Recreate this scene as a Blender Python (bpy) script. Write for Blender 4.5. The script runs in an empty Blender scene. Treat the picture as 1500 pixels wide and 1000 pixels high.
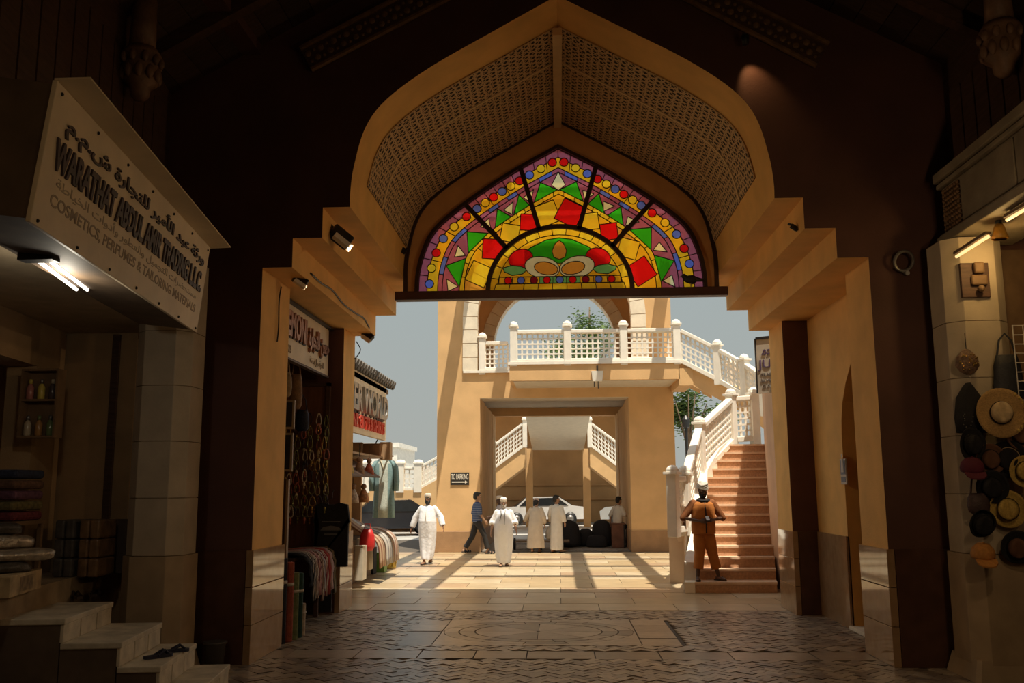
import bpy, bmesh, math, random
from mathutils import Vector, Matrix, geometry
R = random.Random(7)
PI = math.pi
SC = bpy.context.scene
COL = SC.collection

# ---------------------------------------------------------------- camera
EYE = 1.87
FPX, YAW, PITCH, ROLL = 1343.33, -.0502, .1576, -.0053
def ray(u, v):
    a, b = u-750, v-500
    c, s = math.cos(ROLL), math.sin(ROLL); a, b = c*a+s*b, -s*a+c*b
    x, y, z = a/FPX, 1.0, -b/FPX
    c, s = math.cos(PITCH), math.sin(PITCH); y, z = c*y-s*z, s*y+c*z
    c, s = math.cos(YAW), math.sin(YAW); x, y = c*x+s*y, -s*x+c*y
    return Vector((x, y, z))
def onG(u, v, z=0.0):
    d = ray(u, v); t = (z-EYE)/d.z; return Vector((d.x*t, d.y*t, z))
def onY(u, v, y):
    d = ray(u, v); t = y/d.y; return Vector((d.x*t, y, EYE+d.z*t))
def onX(u, v, x):
    d = ray(u, v); t = x/d.x; return Vector((x, d.y*t, EYE+d.z*t))
fwd = ray(750, 500).normalized()
rgt = (ray(751, 500)-ray(750, 500)).normalized()
upv = rgt.cross(fwd).normalized()
cd = bpy.data.cameras.new('camera'); cam = bpy.data.objects.new('camera', cd); COL.objects.link(cam)
cd.sensor_width = 36; cd.lens = FPX/1500*36; cd.clip_end = 600; cd.clip_start = .05
cam.matrix_world = Matrix(((rgt.x, upv.x, -fwd.x, 0), (rgt.y, upv.y, -fwd.y, 0), (rgt.z, upv.z, -fwd.z, EYE), (0, 0, 0, 1)))
SC.camera = cam

# ---------------------------------------------------------------- sky, sun, exposure
W = bpy.data.worlds.new('hazy_sky'); SC.world = W; W.use_nodes = True
nt = W.node_tree; nt.nodes.clear()
bg = nt.nodes.new('ShaderNodeBackground'); wo = nt.nodes.new('ShaderNodeOutputWorld')
tc = nt.nodes.new('ShaderNodeTexCoord'); sp = nt.nodes.new('ShaderNodeSeparateXYZ'); cr = nt.nodes.new('ShaderNodeValToRGB')
nt.links.new(tc.outputs['Generated'], sp.inputs[0]); nt.links.new(sp.outputs['Z'], cr.inputs[0])
cr.color_ramp.elements[0].position = 0.0; cr.color_ramp.elements[0].color = (.40, .415, .385, 1)
cr.color_ramp.elements[1].position = .8; cr.color_ramp.elements[1].color = (.66, .72, .74, 1)
e = cr.color_ramp.elements.new(.22); e.color = (.37, .42, .42, 1)
nt.links.new(cr.outputs[0], bg.inputs[0]); bg.inputs[1].default_value = 1.0
nt.links.new(bg.outputs[0], wo.inputs[0])
SUNX, SUNY = -.16, .30            # sideways and forward drift of a ray for each metre it falls
sl = bpy.data.lights.new('sun', 'SUN'); so = bpy.data.objects.new('sun', sl); COL.objects.link(so)
sl.energy = 6.4; sl.color = (1, .90, .72); sl.angle = .008
so.rotation_euler = Vector((SUNX, SUNY, -1)).to_track_quat('-Z', 'Y').to_euler(); so.location = (6, 0, 30)
vs = SC.view_settings; vs.view_transform = 'Standard'; vs.look = 'None'; vs.gamma = 1; vs.use_curve_mapping = False
vs.exposure = 0.0
SC.cycles.max_bounces = 10; SC.cycles.diffuse_bounces = 6; SC.cycles.transmission_bounces = 6
SC.cycles.sample_clamp_indirect = 6; SC.cycles.caustics_reflective = False; SC.cycles.caustics_refractive = False

# ---------------------------------------------------------------- materials
MT = {}
def mat(name, c, rough=.7, var=.12, scale=5, bump=0, bscale=45, metal=0, c2=None, spec=.5, coat=0, detail=6, stretch=None):
    if name in MT: return MT[name]
    m = bpy.data.materials.new(name); m.use_nodes = True; t = m.node_tree; n = t.nodes
    b = n['Principled BSDF']; b.inputs['Roughness'].default_value = rough; b.inputs['Metallic'].default_value = metal
    b.inputs['Specular IOR Level'].default_value = spec; b.inputs['Coat Weight'].default_value = coat
    tx = n.new('ShaderNodeTexCoord'); mp = n.new('ShaderNodeMapping'); t.links.new(tx.outputs['Object'], mp.inputs[0])
    if stretch: mp.inputs['Scale'].default_value = stretch
    nz = n.new('ShaderNodeTexNoise'); nz.inputs['Scale'].default_value = scale; nz.inputs['Detail'].default_value = detail
    t.links.new(mp.outputs[0], nz.inputs['Vector'])
    rp = n.new('ShaderNodeValToRGB'); rp.color_ramp.elements[0].position = .32; rp.color_ramp.elements[1].position = .68
    lo = [max(0, x*(1-var)) for x in c]; hi = [min(1, x*(1+var)) for x in c]
    if c2: lo, hi = c, c2
    rp.color_ramp.elements[0].color = (*lo, 1); rp.color_ramp.elements[1].color = (*hi, 1)
    t.links.new(nz.outputs['Fac'], rp.inputs[0]); t.links.new(rp.outputs[0], b.inputs['Base Color'])
    if bump:
        n2 = n.new('ShaderNodeTexNoise'); n2.inputs['Scale'].default_value = bscale; n2.inputs['Detail'].default_value = 5
        t.links.new(mp.outputs[0], n2.inputs['Vector'])
        bp = n.new('ShaderNodeBump'); bp.inputs['Strength'].default_value = bump; bp.inputs['Distance'].default_value = .02
        t.links.new(n2.outputs['Fac'], bp.inputs['Height']); t.links.new(bp.outputs[0], b.inputs['Normal'])
    MT[name] = m; return m
def stripes(name, cols, axis=0, scale=12, rough=.85):
    """woven cloth with stripes of several colours"""
    if name in MT: return MT[name]
    m = bpy.data.materials.new(name); m.use_nodes = True; t = m.node_tree; n = t.nodes
    b = n['Principled BSDF']; b.inputs['Roughness'].default_value = rough; b.inputs['Specular IOR Level'].default_value = .2
    tx = n.new('ShaderNodeTexCoord'); s = n.new('ShaderNodeSeparateXYZ'); t.links.new(tx.outputs['Object'], s.inputs[0])
    mu = n.new('ShaderNodeMath'); mu.operation = 'MULTIPLY'; mu.inputs[1].default_value = scale; t.links.new(s.outputs[axis], mu.inputs[0])
    fr = n.new('ShaderNodeMath'); fr.operation = 'FRACT'; t.links.new(mu.outputs[0], fr.inputs[0])
    rp = n.new('ShaderNodeValToRGB'); rp.color_ramp.interpolation = 'CONSTANT'
    while len(rp.color_ramp.elements) < len(cols): rp.color_ramp.elements.new(.5)
    for i, c in enumerate(cols):
        rp.color_ramp.elements[i].position = i/len(cols); rp.color_ramp.elements[i].color = (*c, 1)
    t.links.new(fr.outputs[0], rp.inputs[0]); t.links.new(rp.outputs[0], b.inputs['Base Color'])
    MT[name] = m; return m
def emit(name, c, s):
    m = bpy.data.materials.new(name); m.use_nodes = True; b = m.node_tree.nodes['Principled BSDF']
    b.inputs['Base Color'].default_value = (*c, 1); b.inputs['Emission Color'].default_value = (*c, 1); b.inputs['Emission Strength'].default_value = s
    MT[name] = m; return m
def glass_mat(name, c):
    """coloured cathedral glass: lets light through, scattering it"""
    m = bpy.data.materials.new(name); m.use_nodes = True; t = m.node_tree; n = t.nodes; n.clear()
    o = n.new('ShaderNodeOutputMaterial'); tr = n.new('ShaderNodeBsdfTranslucent'); gl = n.new('ShaderNodeBsdfGlossy'); mx = n.new('ShaderNodeMixShader')
    tp = n.new('ShaderNodeBsdfRefraction'); tp.inputs['IOR'].default_value = 1.01; tp.inputs['Roughness'].default_value = .25; m2 = n.new('ShaderNodeMixShader')
    tx = n.new('ShaderNodeTexCoord'); nz = n.new('ShaderNodeTexNoise'); nz.inputs['Scale'].default_value = 9; nz.inputs['Detail'].default_value = 3
    t.links.new(tx.outputs['Object'], nz.inputs['Vector'])
    rp = n.new('ShaderNodeValToRGB'); rp.color_ramp.elements[0].position = .3; rp.color_ramp.elements[1].position = .7
    rp.color_ramp.elements[0].color = (*[x*.93 for x in c], 1); rp.color_ramp.elements[1].color = (*[min(1, x*1.1) for x in c], 1)
    t.links.new(nz.outputs['Fac'], rp.inputs[0]); t.links.new(rp.outputs[0], tr.inputs[0]); t.links.new(rp.outputs[0], tp.inputs[0])
    gl.inputs['Roughness'].default_value = .25; gl.inputs[0].default_value = (.8, .8, .8, 1)
    m2.inputs[0].default_value = .5; t.links.new(tr.outputs[0], m2.inputs[1]); t.links.new(tp.outputs[0], m2.inputs[2])
    mx.inputs[0].default_value = .03; t.links.new(m2.outputs[0], mx.inputs[1]); t.links.new(gl.outputs[0], mx.inputs[2])
    t.links.new(mx.outputs[0], o.inputs[0]); MT[name] = m; return m
def jali_mat(name, base, hole, scale):
    """fine pierced plaster tracery too small to tell its holes apart: star lattice relief"""
    m = bpy.data.materials.new(name); m.use_nodes = True; t = m.node_tree; n = t.nodes; b = n['Principled BSDF']; b.inputs['Roughness'].default_value = .8
    tx = n.new('ShaderNodeTexCoord'); mp = n.new('ShaderNodeMapping'); t.links.new(tx.outputs['UV'], mp.inputs[0])
    def vor(sc, rot):
        q = n.new('ShaderNodeMapping'); q.inputs['Rotation'].default_value = (0, 0, rot); t.links.new(mp.outputs[0], q.inputs[0])
        v = n.new('ShaderNodeTexVoronoi'); v.feature = 'DISTANCE_TO_EDGE'; v.voronoi_dimensions = '2D'; v.inputs['Scale'].default_value = sc
        v.inputs['Randomness'].default_value = .32; t.links.new(q.outputs[0], v.inputs['Vector']); return v
    a, c = vor(scale, 0), vor(scale*1.41, PI/4)
    mn = n.new('ShaderNodeMath'); mn.operation = 'MINIMUM'; t.links.new(a.outputs['Distance'], mn.inputs[0]); t.links.new(c.outputs['Distance'], mn.inputs[1])
    rp = n.new('ShaderNodeValToRGB'); rp.color_ramp.elements[0].position = .07; rp.color_ramp.elements[1].position = .17
    rp.color_ramp.elements[0].color = (*base, 1); rp.color_ramp.elements[1].color = (*hole, 1)
    t.links.new(mn.outputs[0], rp.inputs[0]); t.links.new(rp.outputs[0], b.inputs['Base Color'])
    bp = n.new('ShaderNodeBump'); bp.invert = True; bp.inputs['Strength'].default_value = .6; bp.inputs['Distance'].default_value = .03
    t.links.new(mn.outputs[0], bp.inputs['Height']); t.links.new(bp.outputs[0], b.inputs['Normal'])
    MT[name] = m; return m

# ---------------------------------------------------------------- mesh builder
class MB:
    def __init__(s): s.v = []; s.f = []; s.m = []; s.uv = {}
    def add(s, vs, fs, mi=0):
        k = len(s.v); s.v += [tuple(x) for x in vs]
        for f in fs: s.f.append(tuple(i+k for i in f)); s.m.append(mi)
        return s
    def box(s, x0, x1, y0, y1, z0, z1, mi=0):
        return s.add([(x0,y0,z0),(x1,y0,z0),(x1,y1,z0),(x0,y1,z0),(x0,y0,z1),(x1,y0,z1),(x1,y1,z1),(x0,y1,z1)],
                     [(0,3,2,1),(4,5,6,7),(0,1,5,4),(1,2,6,5),(2,3,7,6),(3,0,4,7)], mi)
    def obox(s, c, d, M=None, mi=0):
        M = M or Matrix(); x, y, z = d[0]/2, d[1]/2, d[2]/2
        vs = [Vector(c)+M@Vector(p) for p in ((-x,-y,-z),(x,-y,-z),(x,y,-z),(-x,y,-z),(-x,-y,z),(x,-y,z),(x,y,z),(-x,y,z))]
        return s.add(vs, [(0,3,2,1),(4,5,6,7),(0,1,5,4),(1,2,6,5),(2,3,7,6),(3,0,4,7)], mi)
    def bar(s, a, b, w, h, mi=0, up=(0, 0, 1)):
        a, b = Vector(a), Vector(b); d = (b-a); L = d.length; d.normalize(); u = Vector(up)
        r = d.cross(u)
        if r.length < 1e-4: u = Vector((0, 1, 0)); r = d.cross(u)
        r.normalize(); u = r.cross(d)
        M = Matrix((r, d, u)).transposed()
        return s.obox((a+b)/2, (w, L, h), M, mi)
    def prism(s, pts, f0, f1, mi=0, cap=None):
        """pts: 2D outline; f0, f1: functions (a,b)->3D for the two ends"""
        n = len(pts); vs = [f0(*p) for p in pts]+[f1(*p) for p in pts]
        s.add(vs, [(i, (i+1) % n, n+(i+1) % n, n+i) for i in range(n)], mi)
        s.add(vs, [tuple(range(n))[::-1], tuple(range(n, 2*n))], mi if cap is None else cap); return s
    def tube(s, path, r, n=8, closed=False, mi=0, caps=True):
        P = [Vector(p) for p in path]; k = len(P); rs = r if isinstance(r, (list, tuple)) else [r]*k
        vs = []; u = None
        for i in range(k):
            if closed: d = P[(i+1) % k]-P[i-1]
            else: d = P[min(i+1, k-1)]-P[max(i-1, 0)]
            if d.length < 1e-9: d = Vector((0, 0, 1))
            d.normalize()
            if u is None:
                u = d.orthogonal().normalized()
            else:
                u = (u-d*u.dot(d)); u = u.normalized() if u.length > 1e-6 else d.orthogonal().normalized()
            w = d.cross(u)
            for j in range(n):
                a = 2*PI*j/n; vs.append(P[i]+(u*math.cos(a)+w*math.sin(a))*rs[i])
        fs = []
        for i in range(k if closed else k-1):
            q = (i+1) % k
            for j in range(n): fs.append((i*n+j, i*n+(j+1) % n, q*n+(j+1) % n, q*n+j))
        if not closed and caps: fs += [tuple(range(n))[::-1], tuple(range((k-1)*n, k*n))]
        return s.add(vs, fs, mi)
    def lathe(s, prof, n=16, M=None, mi=0, sx=1, sy=1, warp=None):
        M = M or Matrix(); vs = []
        for (r, z) in prof:
            for j in range(n):
                a = 2*PI*j/n; p = Vector((r*sx*math.cos(a), r*sy*math.sin(a), z))
                if warp: p = Vector(warp(p))
                vs.append(M@p)
        fs = []
        for i in range(len(prof)-1):
            for j in range(n): fs.append((i*n+j, i*n+(j+1) % n, (i+1)*n+(j+1) % n, (i+1)*n+j))
        fs += [tuple(range(n))[::-1], tuple(range((len(prof)-1)*n, len(prof)*n))]
        return s.add(vs, fs, mi)
    def ball(s, c, r, n=10, M=None, mi=0):
        rx, ry, rz = (r, r, r) if not isinstance(r, (tuple, list)) else r
        T = Matrix.Translation(c) @ (M.to_4x4() if M else Matrix())
        pr = [(max(1e-4, math.sin(PI*i/n)), -math.cos(PI*i/n)) for i in range(n+1)]
        vs = []
        m = n*2 if n < 8 else int(n*1.5)
        for (r0, z0) in pr:
            for j in range(m):
                a = 2*PI*j/m; vs.append(T@Vector((rx*r0*math.cos(a), ry*r0*math.sin(a), rz*z0)))
        fs = [(i*m+j, i*m+(j+1) % m, (i+1)*m+(j+1) % m, (i+1)*m+j) for i in range(n) for j in range(m)]
        return s.add(vs, fs, mi)
    def loft(s, rings, mi=0):
        n = len(rings[0]); vs = [p for r in rings for p in r]
        fs = [(i*n+j, i*n+(j+1) % n, (i+1)*n+(j+1) % n, (i+1)*n+j) for i in range(len(rings)-1) for j in range(n)]
        fs += [tuple(range(n))[::-1], tuple(range((len(rings)-1)*n, len(rings)*n))]
        return s.add(vs, fs, mi)
    def mesh(s, name, mats, smooth=False):
        me = bpy.data.meshes.new(name); me.from_pydata(s.v, [], s.f)
        for m in (mats if isinstance(mats, (list, tuple)) else [mats]): me.materials.append(m)
        for p, mi in zip(me.polygons, s.m): p.material_index = mi; p.use_smooth = smooth
        bm = bmesh.new(); bm.from_mesh(me); bmesh.ops.recalc_face_normals(bm, faces=bm.faces); bm.to_mesh(me); bm.free()
        return me
MW = {}
def wm(o): return MW.get(o.name, Matrix())
def link(name, data, parent=None, world=True):
    o = bpy.data.objects.new(name, data); COL.objects.link(o)
    if parent:
        o.parent = parent
        if world: o.matrix_parent_inverse = wm(parent).inverted(); MW[o.name] = Matrix()
        else: MW[o.name] = wm(parent).copy()
    else: MW[o.name] = Matrix()
    return o
def obj(name, mb, mats, parent=None, smooth=False, world=True, bevel=0):
    """world=True: the mesh is in world coordinates; False: in the parent's own"""
    o = link(name, mb.mesh(name, mats, smooth), parent, world)
    if bevel:
        b = o.modifiers.new('edge', 'BEVEL'); b.width = bevel; b.segments = 2; b.limit_method = 'ANGLE'
    return o
def tag(o, label=None, cat=None, group=None, kind=None):
    if label: o['label'] = label
    if cat: o['category'] = cat
    if group: o['group'] = group
    if kind: o['kind'] = kind
    return o
def thing(name, label, cat, loc=(0, 0, 0), rz=0, group=None, kind=None):
    o = link(name, None); o.empty_display_size = .1; o.location = loc; o.rotation_euler = (0, 0, rz)
    MW[o.name] = Matrix.Translation(loc) @ Matrix.Rotation(rz, 4, 'Z')
    return tag(o, label, cat, group, kind)
def struct(name, mb, mats, label=None, cat=None, smooth=False, bevel=0):
    return tag(obj(name, mb, mats, None, smooth, bevel=bevel), label, cat, None, 'structure')
def inst(name, src, parent, loc, rot=(0, 0, 0), scale=(1, 1, 1)):
    """a copy sharing mesh data, placed in the parent's own coordinates (parent at the world origin or an Empty)"""
    o = bpy.data.objects.new(name, src if isinstance(src, bpy.types.Mesh) else src.data); COL.objects.link(o); o.parent = parent
    o.location = loc; o.rotation_euler = rot; o.scale = scale
    return o
def dup(root, loc, rz=0, label=None, group=None):
    r = root.copy(); COL.objects.link(r); r.location = loc; r.rotation_euler = (0, 0, rz)
    if label: r['label'] = label
    if group: r['group'] = group
    for ch in list(root.children):
        c = ch.copy(); COL.objects.link(c); c.parent = r
        for g in ch.children:
            d = g.copy(); COL.objects.link(d); d.parent = c
    return r
def cr_spline(pts, k=5):
    out = []; P = [Vector(p) for p in pts]
    for i in range(len(P)-1):
        a = P[i-1] if i else P[0]*2-P[1]; b, c = P[i], P[i+1]; d = P[i+2] if i+2 < len(P) else P[-1]*2-P[-2]
        for j in range(k):
            t = j/k; out.append(.5*((2*b)+(c-a)*t+(2*a-5*b+4*c-d)*t*t+(3*b-a-3*c+d)*t**3))
    out.append(P[-1]); return out
def text_mesh(s, size, depth=.0, align='CENTER', sx=1.0, bold=0):
    cu = bpy.data.curves.new('lettering', 'FONT'); cu.body = s; cu.size = size; cu.extrude = depth; cu.align_x = align; cu.resolution_u = 3
    cu.offset = bold
    o = bpy.data.objects.new('lettering', cu); COL.objects.link(o)
    dg = bpy.context.evaluated_depsgraph_get(); me = bpy.data.meshes.new_from_object(o.evaluated_get(dg))
    bpy.data.objects.remove(o); bpy.data.curves.remove(cu)
    if sx != 1:
        for v in me.vertices: v.co.x *= sx
    return me
def fit_text(s, width, height, depth, bold=0):
    """lettering mesh centred on the origin, stretched to width x height"""
    me = text_mesh(s, .3, depth, bold=bold)
    if not me.vertices: return me
    xs = [v.co.x for v in me.vertices]; ys = [v.co.y for v in me.vertices]
    cx, cy = (min(xs)+max(xs))/2, (min(ys)+max(ys))/2; kx, ky = width/(max(xs)-min(xs)), height/(max(ys)-min(ys))
    for v in me.vertices: v.co.x = (v.co.x-cx)*kx; v.co.y = (v.co.y-cy)*ky
    return me
def letters(name, s, width, height, depth, m, parent, M, bold=0, split=False):
    """lettering in the plane given by the 4x4 M (x right, y up, z out of the sign), world coordinates"""
    me = fit_text(s, width, height, depth, bold); me.materials.clear(); me.materials.append(m)
    me.transform(M)
    if not split: return tag(link(name, me, parent, True), kind='stuff')
    # one object for each letter: gather the loose shells that lie over one another along the line of writing
    bm = bmesh.new(); bm.from_mesh(me); bm.verts.index_update(); seen = set(); isl = []; I = M.inverted()
    for v in bm.verts:
        if v.index in seen: continue
        st_ = [v]; seen.add(v.index); g = []
        while st_:
            q = st_.pop(); g.append(q)
            for e in q.link_edges:
                w = e.other_vert(q)
                if w.index not in seen: seen.add(w.index); st_.append(w)
        xs = [(I@q.co).x for q in g]; isl.append([min(xs), max(xs), g])
    isl.sort(key=lambda k: k[0]); grp = []
    for a, b, g in isl:
        if grp and min(grp[-1][1], b)-a > .35*min(b-a, grp[-1][1]-grp[-1][0]): grp[-1][1] = max(grp[-1][1], b); grp[-1][2] += g
        else: grp.append([a, b, list(g)])
    for a, b, g in grp:
        mp = {q.index: i for i, q in enumerate(g)}; fs = {f for q in g for f in q.link_faces}
        m2 = bpy.data.meshes.new('letter'); m2.from_pydata([q.co[:] for q in g], [], [[mp[v.index] for v in f.verts] for f in fs]); m2.materials.append(m); link('letter', m2, parent, True)
    bm.free()
def plane_frame(o, xdir, ydir):
    x = Vector(xdir).normalized(); y = Vector(ydir); y = (y-x*y.dot(x)).normalized(); z = x.cross(y)
    M = Matrix((x, y, z)).transposed().to_4x4(); M.translation = Vector(o); return M

# common materials
OCHRE = mat('ochre_plaster', (.84, .49, .15), .8, .10, 2.2, .15, 60)
OCHRE2 = mat('ochre_render_outside', (.66, .42, .20), .85, .09, 1.6, .15, 50)
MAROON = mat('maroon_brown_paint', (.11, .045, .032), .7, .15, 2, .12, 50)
GRANITE = mat('polished_brown_granite', (.34, .21, .11), .06, .18, 7, 0, 60, c2=(.42, .27, .15), spec=.9)
MARBLE = mat('cream_marble_cladding', (.50, .42, .31), .5, .14, 3, .1, 30)
STONEW = mat('white_painted_plaster', (.82, .78, .70), .7, .05, 5, .05, 40)
TRIMST = mat('cream_stone', (.78, .70, .56), .75, .08, 4, .15, 30)
DKWOOD = mat('dark_stained_timber', (.085, .042, .025), .55, .3, 4, .2, 30, stretch=(1, 1, 8))
WOODM = mat('mahogany_frame', (.16, .065, .03), .5, .2, 5, .1, 30)
BLACKM = mat('black_metal', (.012, .012, .013), .45, .2)
BLACKC = mat('black_cloth', (.016, .015, .018), .85, .2, 20, .2, 60)
STEEL = mat('grey_steel', (.30, .29, .28), .4, .1, metal=.8)
CREAMP = mat('cream_painted_sheet', (.80, .67, .47), .5, .10, 2.5, .05, 12)

def project(p):
    d = Vector(p)-Vector((0, 0, EYE)); x, y, z = d.dot(rgt), d.dot(fwd), d.dot(upv)
    return (750+FPX*x/y, 500-FPX*z/y) if y > .01 else (9e9, 9e9)
# ================================================================ THE SETTING: gate
XC = .047
W0, W1, W2, W3 = 2.43, 2.747, 3.088, 3.431
Z0, Z1, Z2 = 5.09, 4.727, 4.383
YF, YB, YG = 10.15, 15.01, 13.9          # front plane, rear plane, plane of the stained glass
TOP = 8.33
half = [(2.43, 5.09), (2.43, 5.27), (2.395, 5.58), (2.27, 6.05), (2.02, 6.40), (1.50, 6.79), (.75, 7.22), (.15, 7.56), (0, 7.64)]
ARC = [(p.x, p.y) for p in cr_spline([Vector((a, b)) for a, b in half], 5)]       # springing to apex, right half
prof = [(-7, Z2), (-W2, Z2), (-W2, Z1), (-W1, Z1), (-W1, Z0)] + [(-a, b) for a, b in ARC] + [(a, b) for a, b in ARC[::-1][1:]] + \
       [(W1, Z0), (W1, Z1), (W2, Z1), (W2, Z2), (7, Z2), (7, TOP), (-7, TOP)]
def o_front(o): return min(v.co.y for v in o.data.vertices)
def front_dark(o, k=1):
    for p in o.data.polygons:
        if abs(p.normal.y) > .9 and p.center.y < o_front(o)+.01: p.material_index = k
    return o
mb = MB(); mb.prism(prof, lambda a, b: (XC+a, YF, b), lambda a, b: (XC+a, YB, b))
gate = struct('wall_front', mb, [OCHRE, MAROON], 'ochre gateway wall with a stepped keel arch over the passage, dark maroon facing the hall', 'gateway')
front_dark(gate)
def gpart(name, mb, m, **k): return obj(name, mb, m, gate, **k)
xl, xr = XC-W3, XC+W3
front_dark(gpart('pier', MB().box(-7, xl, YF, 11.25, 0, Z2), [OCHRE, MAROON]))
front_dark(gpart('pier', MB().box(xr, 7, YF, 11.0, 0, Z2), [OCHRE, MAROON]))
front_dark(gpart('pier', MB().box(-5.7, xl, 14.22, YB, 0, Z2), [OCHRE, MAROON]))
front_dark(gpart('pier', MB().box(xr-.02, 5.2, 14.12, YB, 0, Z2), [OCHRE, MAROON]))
# polished granite dado slabs on the jambs and the faces of the piers
def slab(x0, x1, y0, y1, z0, z1): return gpart('dado_slab', MB().box(x0, x1, y0, y1, z0, z1), GRANITE, bevel=.004)
for (y0, y1) in ((YF-.03, 11.28), (14.19, YB+.03)):
    for z0, z1 in ((0, .405), (.411, .805), (.811, 1.2)): slab(xl-.05, xl+.03, y0, y1, z0, z1)
for (y0, y1) in ((YF-.03, 11.03), (14.09, YB+.03)):
    for z0, z1 in ((0, .405), (.411, .805), (.811, 1.2)): slab(xr-.03, xr+.05, y0, y1, z0, z1)
DKGRAN = mat('dark_brown_granite', (.10, .045, .03), .3, .2, 6, spec=.5)
for x0, x1, y in ((-4.6, xl-.055, YF), (xr+.055, 4.3, YF), (xr+.055, 3.83, 14.12), (-4.6, xl-.055, 14.22)):
    gpart('dado_slab', MB().box(x0, x1, y-.03, y+.03, 0, 1.2), DKGRAN)
# ochre step edges: the plaster lining of each corbel stands a little proud, as rolls along the arris
# recess wall on the right with a pointed doorway
RX = 3.84
dsp, dap = onX(1237, 600, RX), onX(1253, 551, RX)
D0, D1 = 11.46, 12.72
dm = (D0+D1)/2
darc = [(D1, 0), (D1, 2.55), (D1-.03, 2.75), (D1-.12, 2.98), (D1-.3, 3.22), (dm, 3.5), (D0+.3, 3.22), (D0+.12, 2.98), (D0+.03, 2.75), (D0, 2.55), (D0, 0)]
pw = [(14.14, 0), (14.14, Z2), (10.98, Z2), (10.98, 0)] + darc[::-1]
gpart('recess_wall', MB().prism(pw, lambda a, b: (RX, a, b), lambda a, b: (4.3, a, b)), OCHRE)
for (y0, y1) in ((D1, 13.4), (13.405, 14.1)):
    gpart('dado_slab', MB().box(RX-.03, RX+.02, y0, y1, 0, 1.2), GRANITE, bevel=.004)
door = gpart('door_1', MB().prism(darc, lambda a, b: (RX+.2, a, b), lambda a, b: (RX+.26, a, b)), mat('brown_painted_door', (.13, .045, .025), .45, .12, 4))
for k in range(4): obj('door_panel', MB().box(RX+.17, RX+.205, D1-.58+(k % 2)*-.58, D1-.08+(k % 2)*-.58, .25+(k//2)*1.15, 1.25+(k//2)*1.15), MT['brown_painted_door'], door, bevel=.02)
obj('door_handle', MB().tube([(RX+.12, dm+.06, 1.05), (RX+.12, dm+.06, 1.2)], .012).tube([(RX+.12, dm+.06, 1.05), (RX+.2, dm+.06, 1.05)], .01).tube([(RX+.12, dm+.06, 1.2), (RX+.2, dm+.06, 1.2)], .01), STEEL, door)
gpart('door_step', MB().box(RX-.06, RX+.3, D0, D1, 0, .05), TRIMST, bevel=.01)
# pierced tracery panels on the soffit: three rows deep, two sides, ribs between
JALI = jali_mat('pierced_plaster_tracery', (.66, .46, .25), (.03, .015, .008), 10)
RIBM = mat('ochre_rib', (.74, .54, .30), .8, .06)
lens = [0]
for a, b in zip(ARC, ARC[1:]): lens.append(lens[-1]+math.hypot(b[0]-a[0], b[1]-a[1]))
def soff(i, off):           # point on the soffit moved inwards
    a, b = ARC[max(i-1, 0)], ARC[min(i+1, len(ARC)-1)]; t = Vector((b[0]-a[0], b[1]-a[1])).normalized()
    return (ARC[i][0]-t.y*off, ARC[i][1]+t.x*off*-1 if False else ARC[i][1]-abs(t.x)*off)
i0 = min(i for i, (a, b) in enumerate(ARC) if b > 5.56); iN = len(ARC)-2
rows = [(10.86, 11.76), (11.82, 12.82), (12.88, YG-.03)]
for sd in (-1, 1):
    for (y0, y1) in rows:
        me = bpy.data.meshes.new('tracery_panel'); vs = []; fs = []; uvs = []
        for i in range(i0, iN+1):
            x, z = soff(i, .012); vs += [(XC+sd*x, y0, z), (XC+sd*x, y1, z)]; uvs += [(lens[i], y0), (lens[i], y1)]
        for k in range(iN-i0): fs.append((2*k, 2*k+1, 2*k+3, 2*k+2))
        me.from_pydata(vs, [], fs); ul = me.uv_layers.new()
        for lp in me.loops: ul.data[lp.index].uv = uvs[lp.vertex_index]
        me.materials.append(JALI); o = link('tracery_panel', me, gate)
        s = o.modifiers.new('thick', 'SOLIDIFY'); s.thickness = .012; s.offset = 0
    for y in (11.79, 12.85):
        m2 = MB()
        for i in range(i0, iN):
            (x, z), (x2, z2) = soff(i, .015), soff(i+1, .015)
            m2.bar((XC+sd*x, y, z), (XC+sd*x2, y, z2), .025, .045, up=(0, 1, 0))
        gpart('soffit_rib', m2, RIBM)
gpart('soffit_rib', MB().box(XC-.06, XC+.06, 10.84, YG, 7.50, 7.60), RIBM)

# ================================================================ stained glass
gl = [(2.2, 4.88), (2.185, 5.15), (2.125, 5.43), (1.985, 5.77), (1.74, 6.04), (1.27, 6.40), (.67, 6.79), (0, 7.16)]
GH = cr_spline([Vector(p) for p in gl], 6); GH = [(p.x, p.y) for p in GH]
OUT = [(-a, b) for a, b in GH] + [(a, b) for a, b in GH[::-1][1:]]        # left base, apex, right base
cum = [0]
for a, b in zip(OUT, OUT[1:]): cum.append(cum[-1]+math.hypot(b[0]-a[0], b[1]-a[1]))
BZ = 4.88
def gp(s, t):
    """point at fraction t along the outline, scaled by s about the middle of the sill"""
    L = max(0, min(1, t))*cum[-1]
    for i in range(len(cum)-1):
        if L <= cum[i+1]+1e-9: break
    k = (L-cum[i])/(cum[i+1]-cum[i]); x = OUT[i][0]+(OUT[i+1][0]-OUT[i][0])*k; z = OUT[i][1]+(OUT[i+1][1]-OUT[i][1])*k
    return (x*s, BZ+(z-BZ)*s)
tA = .5
def band(s0, s1, t0, t1, n=None):
    n = n or max(2, int((t1-t0)*40)); ts = [t0+(t1-t0)*i/n for i in range(n+1)]
    if t0 < .5 < t1: ts = sorted(set(ts+[.5]))
    return [gp(s1, t) for t in ts]+[gp(s0, t) for t in ts[::-1]]
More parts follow.
